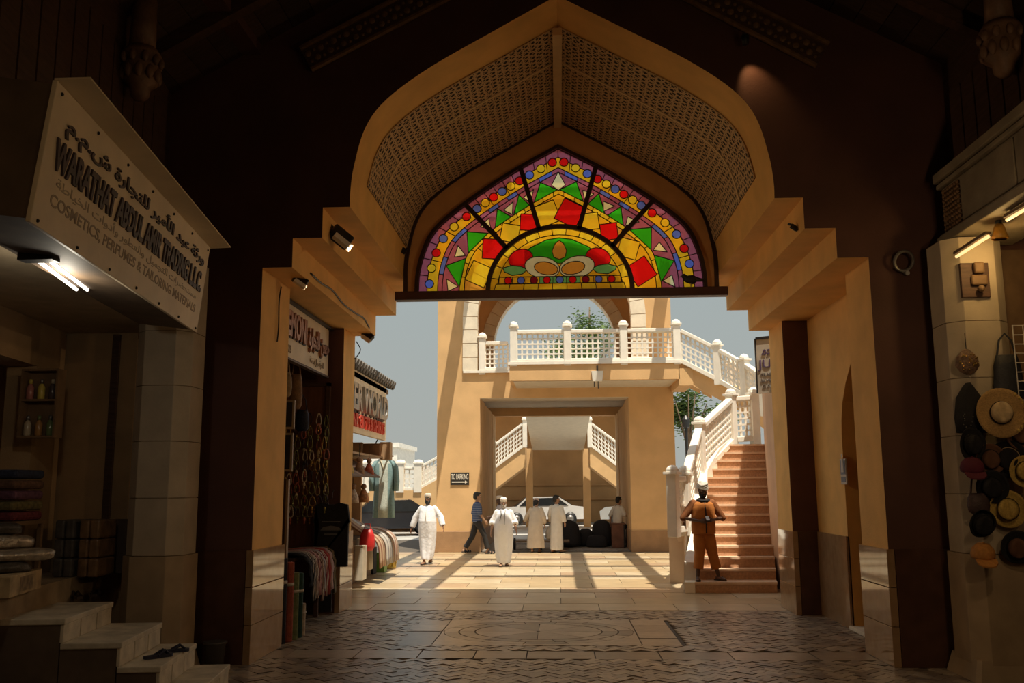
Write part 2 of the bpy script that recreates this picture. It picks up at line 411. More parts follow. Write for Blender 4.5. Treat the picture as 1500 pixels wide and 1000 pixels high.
PUR, ORA, YEL, RED, BLU, GRN, PAL, DRD, LGR, AMB = [glass_mat('glass_'+n, c) for n, c in (
    ('purple', (.42, .12, .20)), ('orange', (1, .55, .02)), ('yellow', (1, .66, .03)), ('red', (.80, .010, .010)), ('blue', (.13, .20, .75)),
    ('green', (.04, .52, .015)), ('pale', (.95, .95, .55)), ('darkred', (.26, .01, .02)), ('lightgreen', (.20, .55, .16)), ('amber', (.85, .40, .05)))]
pieces = []         # later pieces lie over earlier ones
def pc(poly, m):
    q = []
    for p in poly:
        if not q or math.hypot(p[0]-q[-1][0], p[1]-q[-1][1]) > 1e-4: q.append(p)
    a = sum(q[i-1][0]*q[i][1]-q[i][0]*q[i-1][1] for i in range(len(q)))
    pieces.append((q if a > 0 else q[::-1], m))
def circ(c, r, n=14, sx=1, sy=1, rot=0):
    o = []
    for i in range(n):
        a = 2*PI*i/n; x, y = r*sx*math.cos(a), r*sy*math.sin(a)
        o.append((c[0]+x*math.cos(rot)-y*math.sin(rot), c[1]+x*math.sin(rot)+y*math.cos(rot)))
    return o
# mullion directions: fraction along the outline where each radial bar ends
MU = [.245, .40, .60, .755]
PANELS = [0]+MU+[1]
AR, AZ = 1.13, 1.02           # half-width and rise of the inner arch
def arcp(a, k=1.0): return (-AR*k*math.cos(a), BZ+AZ*k*math.sin(a))
MUA = [PI*.235, PI*.41, PI*.59, PI*.765]
PA = [0]+MUA+[PI]
for k in range(5):
    t0, t1 = PANELS[k], PANELS[k+1]
    for j in range(6):
        a, b = t0+(t1-t0)*j/6, t0+(t1-t0)*(j+1)/6
        pc(band(.94, 1.0, a, b, 3), PUR)
    for j in range(3): pc(band(.865, .94, t0+(t1-t0)*j/3, t0+(t1-t0)*(j+1)/3), ORA)
    for j in range(5): pc(band(.832, .865, t0+(t1-t0)*j/5, t0+(t1-t0)*(j+1)/5), BLU if j in (1, 3) else PUR)
    pc(band(.71, .832, t0, t1), PUR)
    for j in range(5): pc(band(.675, .71, t0+(t1-t0)*j/5, t0+(t1-t0)*(j+1)/5), YEL)
    a0, a1 = PA[k], PA[k+1]
    n = 10; ring = [gp(.675, t0+(t1-t0)*i/n) for i in range(n+1)]+[arcp(a1-(a1-a0)*i/n) for i in range(n+1)]
    pc(ring, ORA)
    # cross cuts of the orange field
    for q in (.33, .66):
        A = gp(.675, t0+(t1-t0)*q); B = arcp(a0+(a1-a0)*q); d = Vector((B[0]-A[0], B[1]-A[1])); nn = Vector((-d.y, d.x)).normalized()*.5
        if q < .5: pc([gp(.675, t0+(t1-t0)*i/6) for i in range(3)]+[B]+[arcp(a0+(a1-a0)*.33*(1-i/2)) for i in range(1, 3)], AMB)
        else: pc([A]+[gp(.675, t0+(t1-t0)*(.66+.34*i/2)) for i in (1, 2)]+[arcp(a1-(a1-a0)*.34*i/2) for i in range(3)], AMB if k % 2 else ORA)
    # circles along the border
    seq = [[BLU, YEL, RED, BLU, YEL, RED], [BLU, YEL, RED, BLU, YEL, RED], [BLU, YEL, RED, RED, YEL, BLU], [RED, YEL, BLU, RED, YEL, BLU], [RED, YEL, BLU, RED, BLU, YEL]][k]
    for j, m in enumerate(seq):
        t = t0+(t1-t0)*(j+.5)/6
        pc(circ(gp(.925, t), .068), m)
    # green and pale triangles
    tris = [(.06, .46), (.54, .92)] if k in (0, 4) else [(.06, .48), (.54, .94)]
    if k == 2: tris = [(.04, .48), (.52, .96)]
    for (q0, q1) in tris:
        a, b = t0+(t1-t0)*q0, t0+(t1-t0)*q1; mid = (a+b)/2+(.012 if k < 2 else -.012 if k > 2 else (.01 if q0 > .5 else -.01))
        pc([gp(.71, a), gp(.71, b), gp(.828, mid)], GRN)
pal = [.02, .245, .33, .40, .5, .60, .67, .755, .98, .125, .875]
for t in pal:
    w = .019
    if t == .5: pc([gp(.70, t), gp(.765, t-.024), gp(.835, t), gp(.765, t+.024)], PAL)
    else: pc([gp(.72, t-w*.2), gp(.79, t-w), gp(.805, t+w*.9)], PAL)
# diamonds: red and golden squares set on their corners
def sq(c, r, rot, m): pc(circ(c, r, 4, rot=rot), m)
def mid(k, q, f):
    A = gp(.675, PANELS[k]+(PANELS[k+1]-PANELS[k])*q); B = arcp(PA[k]+(PA[k+1]-PA[k])*q); return (A[0]+(B[0]-A[0])*f, A[1]+(B[1]-A[1])*f)
sq(mid(0, .30, .55), .235, .35, YEL); sq(mid(0, .80, .55), .225, .72, RED)
sq(mid(1, .28, .5), .20, .60, YEL); sq(mid(1, .80, .52), .185, .72, RED)
sq(mid(2, .24, .5), .25, 1.15, YEL); sq(mid(2, .74, .5), .26, .3, RED)
sq(mid(3, .22, .52), .19, .9, YEL); sq(mid(3, .74, .5), .185, .9, RED)
sq(mid(4, .25, .55), .21, .5, YEL); sq(mid(4, .70, .55), .25, 1.35, RED)
# the half-round centre: golden border, tulip with two curls, row of gems on the sill
NB = 15
for i in range(NB):
    a, b = PI*i/NB, PI*(i+1)/NB
    pc([arcp(a, .97), arcp(b, .97), arcp(b, .86), arcp(a, .86)], YEL if i % 2 else ORA)
pc([arcp(PI*i/24, .86) for i in range(25)], ORA)
pc([(-.62, BZ+.52), (-.45, BZ+.68), (-.2, BZ+.8), (0, BZ+.83), (.2, BZ+.8), (.45, BZ+.68), (.62, BZ+.52), (.2, BZ+.46), (0, BZ+.42), (-.2, BZ+.46)], GRN)
for s_ in (-1, 1):
    pc(circ((s_*.60, BZ+.50), .17, 16, 1.15, .92, -s_*.3), RED)
    pc([(s_*.50, BZ+.33), (s_*.60, BZ+.38), (s_*.74, BZ+.40), (s_*.88, BZ+.36), (s_*.86, BZ+.30), (s_*.74, BZ+.24), (s_*.58, BZ+.26)], LGR)
    pc(circ((s_*.27, BZ+.36), .22, 18, 1.25, .78, s_*.2), PAL)
    pc(circ((s_*.21, BZ+.345), .15, 14, 1.25, .68, s_*.2), AMB)
pc([(0, BZ+.48), (-.085, BZ+.52), (-.115, BZ+.62), (-.07, BZ+.73), (0, BZ+.79), (.07, BZ+.73), (.115, BZ+.62), (.085, BZ+.52)], AMB)
for i in range(9):
    x0, x1 = -1.02+i*2.04/9, -1.02+(i+1)*2.04/9
    pc([(x0, BZ+.005), (x1, BZ+.005), (x1*.97, BZ+.105), (x0*.97, BZ+.105)], ORA if i % 2 else YEL)
    pc([(x0*.93, BZ+.107), (x1*.93, BZ+.107), (x1*.92, BZ+.215), (x0*.92, BZ+.215)], LGR if 3 <= i <= 5 else ORA)
for i, m in enumerate((RED, BLU, DRD, RED, BLU, RED, DRD, BLU, RED)): pc(circ((-.80+i*.2, BZ+.16), .058), m)

win = thing('window_1', 'bright stained glass fanlight of coloured panes under the keel arch', 'stained glass', (XC, YG, 4.74), kind='structure')
def wpart(name, mb, m, **k): return obj(name, mb, m, win, **k)
# divide the plane so that every point belongs to the topmost piece
vin, ein, fin = [], [], []
for poly, m in pieces:
    k = len(vin); vin += [Vector(p) for p in poly]; fin.append(list(range(k, k+len(poly))))
vo, eo, fo, _, _, fsrc = geometry.delaunay_2d_cdt(vin, ein, fin, 1, 1e-4)
own = {}; edg = {}
for f, src in zip(fo, fsrc):
    if not src: continue
    t = max(src); own.setdefault(t, []).append(f)
    for i in range(len(f)):
        e = tuple(sorted((f[i], f[(i+1) % len(f)]))); edg.setdefault(e, []).append(t)
for t, fs in own.items():
    bm = bmesh.new(); mp = {}
    for f in fs:
        for i in f:
            if i not in mp: mp[i] = bm.verts.new((XC+vo[i].x, YG+.004, vo[i].y))
        try: bm.faces.new([mp[i] for i in f])
        except ValueError: pass
    bmesh.ops.dissolve_limit(bm, angle_limit=.01, verts=bm.verts, edges=bm.edges)
    if sum(f.calc_area() for f in bm.faces) < 2e-4: bm.free(); continue
    me = bpy.data.meshes.new('pane'); bm.to_mesh(me); bm.free(); me.materials.append(pieces[t][1]); link('pane', me, win)
lead = MB()
for (a, b), ts in edg.items():
    if len(set(ts)) > 1 or len(ts) == 1:
        A, B = vo[a], vo[b]
        if (A-B).length > 1e-3: lead.bar((XC+A.x, YG, A.y), (XC+B.x, YG, B.y), .018, .011, up=(0, 0, 1) if abs((B-A).x) > abs((B-A).y) else (1, 0, 0))
LEADM = mat('black_lead', (.02, .012, .008), .6)
tag(wpart('lead_strip', lead, LEADM), kind='stuff')
MULM = mat('dark_brown_iron', (.035, .014, .008), .5)
for t, a in zip(MU, MUA):
    A, B = gp(1.0, t), arcp(a, .97); wpart('mullion', MB().bar((XC+A[0], YG-.02, A[1]), (XC+B[0], YG-.02, B[1]), .07, .06, up=(0, 1, 0)), MULM)
m2 = MB(); q = [arcp(PI*i/32, .985) for i in range(33)]
for a, b in zip(q, q[1:]): m2.bar((XC+a[0], YG-.02, a[1]), (XC+b[0], YG-.02, b[1]), .07, .06, up=(0, 1, 0))
wpart('mullion', m2, MULM)
def hoop(name, inner, outer, y0, y1, m):
    n = len(inner); vs = []
    for y in (y0, y1): vs += [(XC+a, y, b) for a, b in inner]+[(XC+a, y, b) for a, b in outer]
    fs = []
    for i in range(n-1):
        fs += [(i, i+1, n+i+1, n+i), (2*n+i, 2*n+i+1, 3*n+i+1, 3*n+i), (i, i+1, 2*n+i+1, 2*n+i), (n+i, n+i+1, 3*n+i+1, 3*n+i)]
    fs += [(0, n, 3*n, 2*n), (n-1, 2*n-1, 4*n-1, 3*n-1)]
    return wpart(name, MB().add(vs, fs), m)
NS = 60
inn = [gp(1.0, i/NS) for i in range(NS+1)]; inn2 = [gp(1.025, i/NS) for i in range(NS+1)]
cumA = [0]; AF = [(-a, b) for a, b in ARC]+[(a, b) for a, b in ARC[::-1][1:]]; AF = [(-2.43, 4.88)]+AF+[(2.43, 4.88)]
for a, b in zip(AF, AF[1:]): cumA.append(cumA[-1]+math.hypot(b[0]-a[0], b[1]-a[1]))
def af(t):
    L = t*cumA[-1]
    for i in range(len(cumA)-1):
        if L <= cumA[i+1]+1e-9: break
    k = (L-cumA[i])/max(1e-9, cumA[i+1]-cumA[i]); return (AF[i][0]+(AF[i+1][0]-AF[i][0])*k, AF[i][1]+(AF[i+1][1]-AF[i][1])*k)
hoop('frame', inn, inn2, YG-.07, YG+.05, MULM)
hoop('surround', inn2, [af(i/NS) for i in range(NS+1)], YG-.02, YG+.12, mat('brown_panel', (.70, .36, .13), .65, .1, 3))
hoop('frame', [(a*.975, BZ+(b-BZ)*.983) for a, b in (af(i/NS) for i in range(NS+1))], [af(i/NS) for i in range(NS+1)], YG-.06, YG, MULM)
wpart('sill', MB().box(XC-2.56, XC+2.56, YG-.08, YG+.10, 4.745, 4.88), mat('dark_maroon_sill', (.07, .025, .018), .5), bevel=.01)

# ================================================================ floor: hall paving and courtyard slabs
GROUT = mat('dark_grout', (.09, .075, .06), .8, .2, 8, .2, 40)
floor = struct('floor', MB().box(-9, 9, -8, 34.2, -.3, -.016), GROUT, 'brown brick paving of the covered passage running out into pale slabs', 'floor')
TM = [mat('paver_%s' % n, c, .30, .16, 14, .12, 70) for n, c in (('grey_brown', (.29, .235, .185)), ('buff', (.37, .305, .235)), ('dark', (.17, .135, .11)), ('sand', (.42, .35, .27)), ('taupe', (.23, .185, .15)))]
PMESH = [MB().box(-.0965, .0965, -.0465, .0465, -.03, 0).mesh('brick', m) for m in TM]
MEDX, MEDY, MEDR = -.30, 12.5, 1.0
def blocked(x, y):
    return (abs(x-MEDX) < 1.75 and abs(y-MEDY) < 1.08) or 10.55 < y < 11.05
bricks = []; c45 = math.cos(PI/4)
for i in range(-60, 61):
    for j in range(-32, 33):
        for (ox, oy, rt) in ((1, .5, 0), (2.5, 0, PI/2)):
            a, b = (ox+i+2*j)*.1, (oy+i-2*j)*.1
            x, y = (a-b)*c45, (a+b)*c45
            y += 10.8
            if 7.2 < y < 14.58 and -3.9 < x < 4.0 and not blocked(x, y): bricks.append((x, y, rt+PI/4))
def inview(p): u, v = project(p); return 0 < u < 1500 and 0 < v < 1000
bricks.sort(key=lambda b: (not inview((b[0], b[1], 0)), b[1]))
rest = MB()
for k, (x, y, rt) in enumerate(bricks):
    mi = R.choices(range(5), (5, 4, 2, 2, 3))[0]; dz = R.uniform(-.006, .003); rx, ry = R.uniform(-.02, .02), R.uniform(-.02, .02)
    if k < 300: inst('brick', PMESH[mi], floor, (x, y, dz), (rx, ry, rt))
    else: rest.obox((x, y, dz-.015), (.193, .093, .03), Matrix.Rotation(rt, 3, 'Z') @ Matrix.Rotation(rx, 3, 'X') @ Matrix.Rotation(ry, 3, 'Y'), mi)
tag(obj('brick_field', rest, TM, floor), kind='stuff')
# row of larger slabs across the passage, and the round medallion
SL = [mat('slab_%s' % n, c, .3, .14, 7, .06, 60) for n, c in (('brown', (.33, .265, .2)), ('tan', (.41, .335, .255)), ('umber', (.21, .17, .135)))]
x = -3.7
while x < 3.8:
    w = R.uniform(.55, .95); dz = R.uniform(-.008, .002)
    obj('slab', MB().obox((x+w/2, 10.8, -.015+dz), (w-.015, .48, .03), Matrix.Rotation(R.uniform(-.006, .006), 3, 'X'), R.randrange(3)), SL, floor); x += w
def flat(poly, z0=-.03, z1=0., mi=0): return MB().prism(poly, lambda a, b: (a, b, z0), lambda a, b: (a, b, z1), mi)
def ringp(r0, r1, a0, a1, n=4):
    P = [(MEDX+r1*1.25*math.cos(a0+(a1-a0)*i/n), MEDY+r1*math.sin(a0+(a1-a0)*i/n)) for i in range(n+1)]
    return P+[(MEDX+r0*1.25*math.cos(a1-(a1-a0)*i/n), MEDY+r0*math.sin(a1-(a1-a0)*i/n)) for i in range(n+1)]
for k in range(8):
    a, b = 2*PI*k/8+.004, 2*PI*(k+1)/8-.012
    obj('slab', flat(ringp(.02, .66, a, b), mi=k % 3), SL, floor)
for k in range(14):
    a, b = 2*PI*k/14, 2*PI*(k+1)/14-.012
    obj('slab', flat(ringp(.675, .83, a, b), mi=2 if k % 2 else 0), SL, floor)
    obj('slab', flat(ringp(.845, .99, a+.1, b+.1), mi=(k+1) % 3), SL, floor)
for sx in (-1, 1):
    for sy in (-1, 1):
        n = 6; P = [(MEDX+sx*1.25*1.0*math.cos(PI/2*i/n), MEDY+sy*1.0*math.sin(PI/2*i/n)) for i in range(n+1)]
        obj('slab', flat(P+[(MEDX, MEDY+sy*1.07), (MEDX+sx*1.26, MEDY+sy*1.07), (MEDX+sx*1.26, MEDY)], mi=1), SL, floor)
    for k in range(4): obj('slab', MB().box(*(sorted((MEDX+sx*1.275, MEDX+sx*1.74))), MEDY-1.07+k*.535, MEDY-1.08+(k+1)*.535, -.03, R.uniform(-.004, .003), R.randrange(3)), SL, floor)
# courtyard: large pale slabs
CM = [mat('court_%s' % n, c, .32, .12, 2.5, .04, 50) for n, c in (('cream', (.50, .39, .25)), ('sand', (.46, .34, .20)), ('rose', (.43, .30, .19)), ('pale', (.54, .44, .30)))]
CMESH = [MB().box(-.595, .595, -.395, .395, -.03, 0).mesh('slab', m) for m in CM]
r = 0; y = 15.0
while y < 27.6:
    x = -6.0+(.6 if r % 2 else 0)
    while x < 7.2:
        inst('slab', CMESH[R.choices(range(4), (4, 4, 2, 3))[0]], floor, (x, y, R.uniform(-.003, .002)), (R.uniform(-.0015, .0015), 0, 0)); x += 1.2
    y += .8; r += 1
GREYP = [mat('tunnel_paver_%d' % k, c, .6, .12, 8) for k, c in enumerate(((.26, .23, .20), (.31, .28, .24)))]
tp = MB()
for i in range(22):
    for j in range(32): tp.box(-2.32+i*.2+.003, -2.32+(i+1)*.2-.003, 27.8+j*.2+.003, 28-.003+j*.2, -.03, .012, R.randrange(2))
tag(obj('brick_field', tp, GREYP, floor), kind='stuff')
# ground beyond
ground = struct('ground', MB().box(-90, 90, 34.2, 160, -.4, -.02).box(-90, -9, -20, 34.2, -.4, -.02).box(9, 90, -20, 34.2, -.4, -.02),
                mat('pale_asphalt', (.42, .41, .39), .6, .2, 1.5, .1, 20), 'pale open road surface beyond the tower', 'ground')

# ================================================================ the hall's walls and roof
PLANK = [mat('roof_plank_%d' % k, c, .6, .25, 5, .2, 30, stretch=(1, 6, 1)) for k, c in enumerate(((.06, .032, .02), (.075, .04, .024), (.05, .027, .018)))]
ceil = struct('ceiling', MB().box(-5, 5, -8, YF, 9.2, 9.3), PLANK[0], 'dark pitched timber ceiling over the covered passage', 'ceiling')
AP, EV, EX = 9.12, 6.45, 4.75
for sd in (-1, 1):
    d = Vector((sd*EX, 0, EV-AP)); L = d.length; d.normalize(); n = 18
    for k in range(n):
        a = Vector((XC, 0, AP))+d*(L*k/n+.006); b = Vector((XC, 0, AP))+d*(L*(k+1)/n-.006)
        obj('plank', MB().add([(a.x, -8, a.z), (b.x, -8, b.z), (b.x, YF, b.z), (a.x, YF, a.z), (a.x, -8, a.z+.05), (b.x, -8, b.z+.05), (b.x, YF, b.z+.05), (a.x, YF, a.z+.05)],
            [(0, 3, 2, 1), (4, 5, 6, 7), (0, 1, 5, 4), (1, 2, 6, 5), (2, 3, 7, 6), (3, 0, 4, 7)], k % 3), PLANK, ceil)
    # rafters
    for y in (9.2, 7.4, 5.6, 3.8, 2): obj('rafter', MB().bar((XC, y, AP-.06), (XC+sd*EX, y, EV-.06), .14, .18), DKWOOD, ceil)
    # carved raking cornice against the gate wall
    c1 = onY(450, 90, YF-.06) if sd < 0 else onY(1203, 84, YF-.06); c0 = onY(600, 12, YF-.06) if sd < 0 else onY(1062, 12, YF-.06)
    c0 = c1+(c0-c1)*((XC+sd*.02-c1.x)/(c0.x-c1.x))
    cor = tag(obj('raking_cornice', MB().bar(c0, c1, .12, .26), DKWOOD), 'carved dark timber cornice sloping up over the %s half of the arch' % ('left' if sd < 0 else 'right'), 'cornice')
    u = (c1-c0); L = u.length; u.normalize(); nrm = Vector((-u.z, 0, u.x)); nrm = nrm if nrm.z > 0 else -nrm
    GOLDW = mat('worn_gilded_carving', (.22, .12, .05), .5, .3, 12, .2, 40)
    obj('moulding', MB().bar(c0+nrm*.14+Vector((0, -.06, 0)), c1+nrm*.14+Vector((0, -.06, 0)), .10, .035), GOLDW, cor)
    obj('moulding', MB().bar(c0-nrm*.14+Vector((0, -.04, 0)), c1-nrm*.14+Vector((0, -.04, 0)), .06, .03), GOLDW, cor)
    cv = MB(); k = 0
    while k*.085 < L-.1:
        p = c0+u*(k*.085+.05)+Vector((0, -.062, 0)); cv.ball(p+nrm*(.045*(-1)**k), (.04, .018, .04), 5); cv.ball(p-nrm*(.06*(-1)**k), (.022, .015, .022), 4); k += 1
    tag(obj('carving', cv, GOLDW, cor), kind='stuff')
# side walls: left one opens away from the passage a little, as the shop fronts do
AL = Vector((-.133, .991, 0))                        # direction of the left shop front
def LP(s, o, z): # s along the left front from its far end (towards the camera negative), o outwards into the passage
    return Vector((-4.42, 9.9, 0))+AL*s+Vector((AL.y, -AL.x, 0))*o+Vector((0, 0, z))
def lbox(s0, s1, o0, o1, z0, z1, mb=None, mi=0):
    mb = mb or MB(); P = [LP(s, o, z) for z in (z0, z1) for (s, o) in ((s0, o0), (s0, o1), (s1, o1), (s1, o0))]
    return mb.add(P, [(0, 3, 2, 1), (4, 5, 6, 7), (0, 1, 5, 4), (1, 2, 6, 5), (2, 3, 7, 6), (3, 0, 4, 7)], mi)
wl = struct('wall_left', lbox(-17, .3, -.5, -.12, 4.45, 7.0), DKWOOD, 'dark boarded upper wall above the left shop front', 'wall')
wr = struct('wall_right', MB().box(4.45, 4.9, -8, YF, 5.2, 7.0), DKWOOD, 'dark boarded upper wall above the right shop front', 'wall')
for k in range(34):
    if k < 28: inst('board', lbox(-.44-k*.32, -.15-k*.32, -.12, -.085, 4.5, 6.2).mesh('board', DKWOOD), wl, (0, 0, 0))
    y = 9.95-k*.3
    if k < 26: inst('board', MB().box(4.415, 4.45, y-.27, y, 5.22, 6.2).mesh('board', DKWOOD), wr, (0, 0, 0))
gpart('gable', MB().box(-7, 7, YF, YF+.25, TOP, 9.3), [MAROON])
struct('wall_back', MB().box(-9, 9, -8.3, -8, 0, 9), MAROON, 'dark far end of the covered passage', 'wall')
# outer shells so that no daylight enters over the shops
struct('wall_left_outer', MB().box(-9, -8.7, -8, 11.3, 0, 9).box(-9, -3.5, -8, 11.3, 7.0, 7.2), MAROON, 'far dark side of the left shops', 'wall')
struct('wall_right_outer', MB().box(8.7, 9, -8, 11.0, 0, 9).box(4.0, 9, -8, 11.0, 7.0, 7.2), MAROON, 'far dark side of the right shops', 'wall')
# pilasters with carved capitals on the upper walls
def pilaster(x, y, z0, sd, label):
    t = thing('pilaster', label, 'pilaster', (x, y, z0))
    PW = mat('worn_brown_pilaster', (.20, .11, .06), .55, .3, 6, .3, 25)
    obj('shaft', MB().lathe([(.13, .42), (.12, .7), (.12, .95)], 14), PW, t, True, False)
    cp = obj('capital', MB().lathe([(.05, -.12), (.09, -.08), (.10, 0), (.17, .06), (.15, .12), (.19, .2), (.16, .26), (.2, .34), (.15, .42)], 14), PW, t, True, False)
    lv = MB()
    for k in range(10): a = 2*PI*k/10; lv.ball((.17*math.cos(a), .17*math.sin(a), .14), (.04, .04, .08), 5); lv.ball((.185*math.cos(a+.3), .185*math.sin(a+.3), .28), (.035, .035, .06), 5)
    obj('leaf_carving', lv, PW, cp, True, False)
p = onX(205, 130, -4.15); pilaster(p.x, p.y, p.z, 1, 'brown half-round pilaster with carved capital above the left signboard')
p = onX(1470, 95, 4.3); pilaster(p.x, p.y, p.z, -1, 'brown half-round pilaster with carved capital on the right upper wall')
# right bulkhead above the hat stall: grey panels, mouldings, carved end
BX = 4.15
BULK = mat('greyed_plaster_panel', (.30, .25, .17), .7, .25, 2.5, .2, 20)
bk = tag(obj('shop_bulkhead', MB().box(BX+.06, BX+.75, 2.5, 9.85, 4.42, 5.2), BULK), 'weathered panelled bulkhead above the hat stall', 'bulkhead')
for k in range(6):
    y1 = 9.35-k*1.15
    obj('panel', MB().box(BX+.03, BX+.07, y1-1.12, y1, 4.56, 5.02), BULK, bk, bevel=.01)
for z, h_, o in ((5.16, .10, .0), (5.07, .05, .03), (4.46, .09, .0), (4.52, .03, .03)): obj('moulding', MB().box(BX-.03+o, BX+.1, 2.5, 9.86, z-h_/2, z+h_/2), BULK, bk, bevel=.01)
cv = MB()
for k in range(9):
    for j in range(7): cv.ball((BX+.04, 9.42+j*.058, 4.58+k*.052), (.02, .026, .024), 4)
tag(obj('carving', cv, GOLDW, bk), kind='stuff')

# ================================================================ pergola over the courtyard (its grid shades the slabs)
PZ = 8.6
pg = thing('pergola', 'grid of beams high over the courtyard between gate and tower', 'pergola', (0, 15, 0))
PBM = STONEW
def shp(x, y, z): return x-SUNX*z, y-SUNY*z          # where a member must be for its shadow to fall at x, y on the ground
for gx in (-4.05, -2.52, .50, 1.98):
    x, _ = shp(gx, 0, PZ); obj('beam', MB().box(x-.17, x+.17, YB, 27.4, PZ, PZ+.3), PBM, pg)
for gy in (24.75, 22.6, 20.05):
    _, y = shp(0, gy, PZ-.05); obj('cross_bar', MB().box(-3.9, 4.3, y-.19, y+.19, PZ-.1, PZ), PBM, pg)

# ================================================================ balustrades
def balustrade(name, label, posts, h=.86, group=None, skip=(), pw=.2, ph=1.02, cell=.15, capped=None, world_cap=True):
    P = [Vector(p) for p in posts]
    t = thing(name, label, 'balustrade', P[0], group=group)
    for i, p in enumerate(P):
        if i in skip: continue
        d = (P[min(i+1, len(P)-1)]-P[max(i-1, 0)]); a = math.atan2(d.y, d.x)
        M = Matrix.Rotation(a, 3, 'Z')
        po = obj('post', MB().obox(p+Vector((0, 0, ph/2-.05)), (pw, pw, ph+.1), M), STONEW, t, bevel=.012)
        cp = MB().obox(p+Vector((0, 0, ph+.02)), (pw+.08, pw+.08, .05), M).lathe([(pw*.62, ph+.04), (pw*.62, ph+.09), (pw*.5, ph+.13), (pw*.25, ph+.165), (.01, ph+.175)], 14, Matrix.Translation(p))
        obj('cap', cp, STONEW, po, bevel=.006)
    for a, b in zip(P, P[1:]):
        d = (b-a); hd = Vector((d.x, d.y, 0)); L = hd.length; hd.normalize(); a2, b2 = a+d*(pw*.45/L), b-d*(pw*.45/L)
        up = Vector((0, 0, 1))
        obj('handrail', MB().bar(a2+up*h, b2+up*h, .17, .11), STONEW, t, bevel=.02)
        obj('plinth', MB().bar(a2+up*.04, b2+up*.04, .16, .12), STONEW, t, bevel=.01)
        z0, z1 = .10, h-.05; nx = max(2, round((b2-a2).length/cell)); nz = max(2, round((z1-z0)/cell))
        lt = MB(); th = .05
        def q(u, w): return a2+(b2-a2)*u+up*(z0+(z1-z0)*w)
        for i in range(nx+1): lt.bar(q(i/nx, 0), q(i/nx, 1), .04, th, up=hd)
        for j in range(nz+1): lt.bar(q(0, j/nz), q(1, j/nz), th, .04)
        nv = hd.cross(up)
        for i in range(nx+1):
            for j in range(nz+1):
                c = q(i/nx, j/nz); r_ = cell*.33
                e = [hd*r_+up*0, up*r_, -hd*r_, -up*r_]
                lt.add([c+x+nv*.022 for x in e]+[c+x-nv*.022 for x in e], [(0, 1, 2, 3), (7, 6, 5, 4), (0, 4, 5, 1), (1, 5, 6, 2), (2, 6, 7, 3), (3, 7, 4, 0)])
        obj('lattice', lt, STONEW, t)
    return t

# ================================================================ the tower across the courtyard
TF, TB = 27.4, 34.2
TX0, TX1, TO0, TO1 = -3.64, 3.42, -2.35, 2.09
tw = thing('gate_tower', 'ochre rendered tower with a square passage below and an arched room above', 'tower', (0, TF, 0))
def tpart(name, mb, m=OCHRE2, parent=None, **k): return obj(name, mb, m, parent or tw, **k)
for x0, x1 in ((TX0, TO0), (TO1, TX1)):
    tpart('pier', MB().box(x0, x1, TF, TF+1.9, 0, 4.52)); tpart('pier', MB().box(x0, x1, TB-1.6, TB, 0, 4.46)); tpart('side_wall', MB().box(x0+.02, x1-.02, TF+1.9, TB-1.6, 0, 4.5))
    tpart('base_course', MB().box(x0-.1 if x0 < 0 else x0-.03, x1+.03 if x0 < 0 else x1+.1, TF-.06, TB+.05, 0, .6), mat('tan_stone_base', (.34, .20, .10), .7, .12, 4, .15, 40), bevel=.01)
SOFF = mat('white_soffit_paint', (.62, .55, .44), .8, .05)
tpart('lintel', MB().box(TX0, TX1, TF, TF+.9, 4.52, 5.33)); tpart('lintel', MB().box(TX0, TX1, TB-.5, TB, 4.46, 5.33))
tpart('ceiling_slab', MB().box(TX0+.02, TX1-.02, TF+.9, TB-.5, 4.75, 5.3), SOFF)
tpart('soffit', MB().box(TO0, TO1, TF+.02, TF+.88, 4.505, 4.53), SOFF)
# upper storey with pointed arches front and back
def arch_pts(hw, sp, ap, n=9):
    o = []
    for i in range(n+1):
        t = i/n; o.append((hw*math.cos(t*PI/2)**.92 if i < n else 0, sp+(ap-sp)*math.sin(t*PI/2)**1.0))
    return o
UH = 10.6
for (y0, y1, hw) in ((TF, TF+.55, 2.35), (TB-.55, TB, 2.3)):
    A = arch_pts(hw, 7.0, 9.3); cx = -.1
    poly = [(TX0-cx, 5.33), (-hw, 5.33)] + [(-a, b) for a, b in A] + [(a, b) for a, b in A[::-1][1:]] + [(hw, 5.33), (TX1-cx, 5.33), (TX1-cx, UH), (TX0-cx, UH)]
    tpart('upper_wall', MB().prism(poly, lambda a, b: (cx+a, y0, b), lambda a, b: (cx+a, y1, b)))
    # stone blocks round the opening
    B = [(hw, 5.33), (hw, 5.75), (hw, 6.18), (hw, 6.6)] + A; wv = .42
    fy = (y0-.05, y0+.3) if y0 < 30 else (y0-.05, y1+.03)
    for sd in (-1, 1):
        for i in range(len(B)-1):
            def off(k):
                a, b = B[max(k-1, 0)], B[min(k+1, len(B)-1)]; tn = Vector((b[0]-a[0], b[1]-a[1])).normalized(); return (B[k][0]+tn.y*wv, B[k][1]-tn.x*wv)
            e = .012; p0, p1, q1, q0 = [Vector(v) for v in (B[i], B[i+1], off(i+1), off(i))]
            p0, p1 = p0.lerp(p1, e*3), p1.lerp(p0, e*1); q0, q1 = q0.lerp(q1, e*3), q1.lerp(q0, e*1)
            inn_ = .06
            p0 = p0.lerp(q0, -inn_); p1 = p1.lerp(q1, -inn_)
            tpart('voussoir', MB().prism([(v.x, v.y) for v in (p0, p1, q1, q0)], lambda a, b: (cx+sd*a, fy[0], b), lambda a, b: (cx+sd*a, fy[1], b)), TRIMST, bevel=.012)
for x0, x1 in ((TX0, TX0+.5), (TX1-.5, TX1)): tpart('upper_wall', MB().box(x0, x1, TF+.55, TB-.55, 5.33, UH))
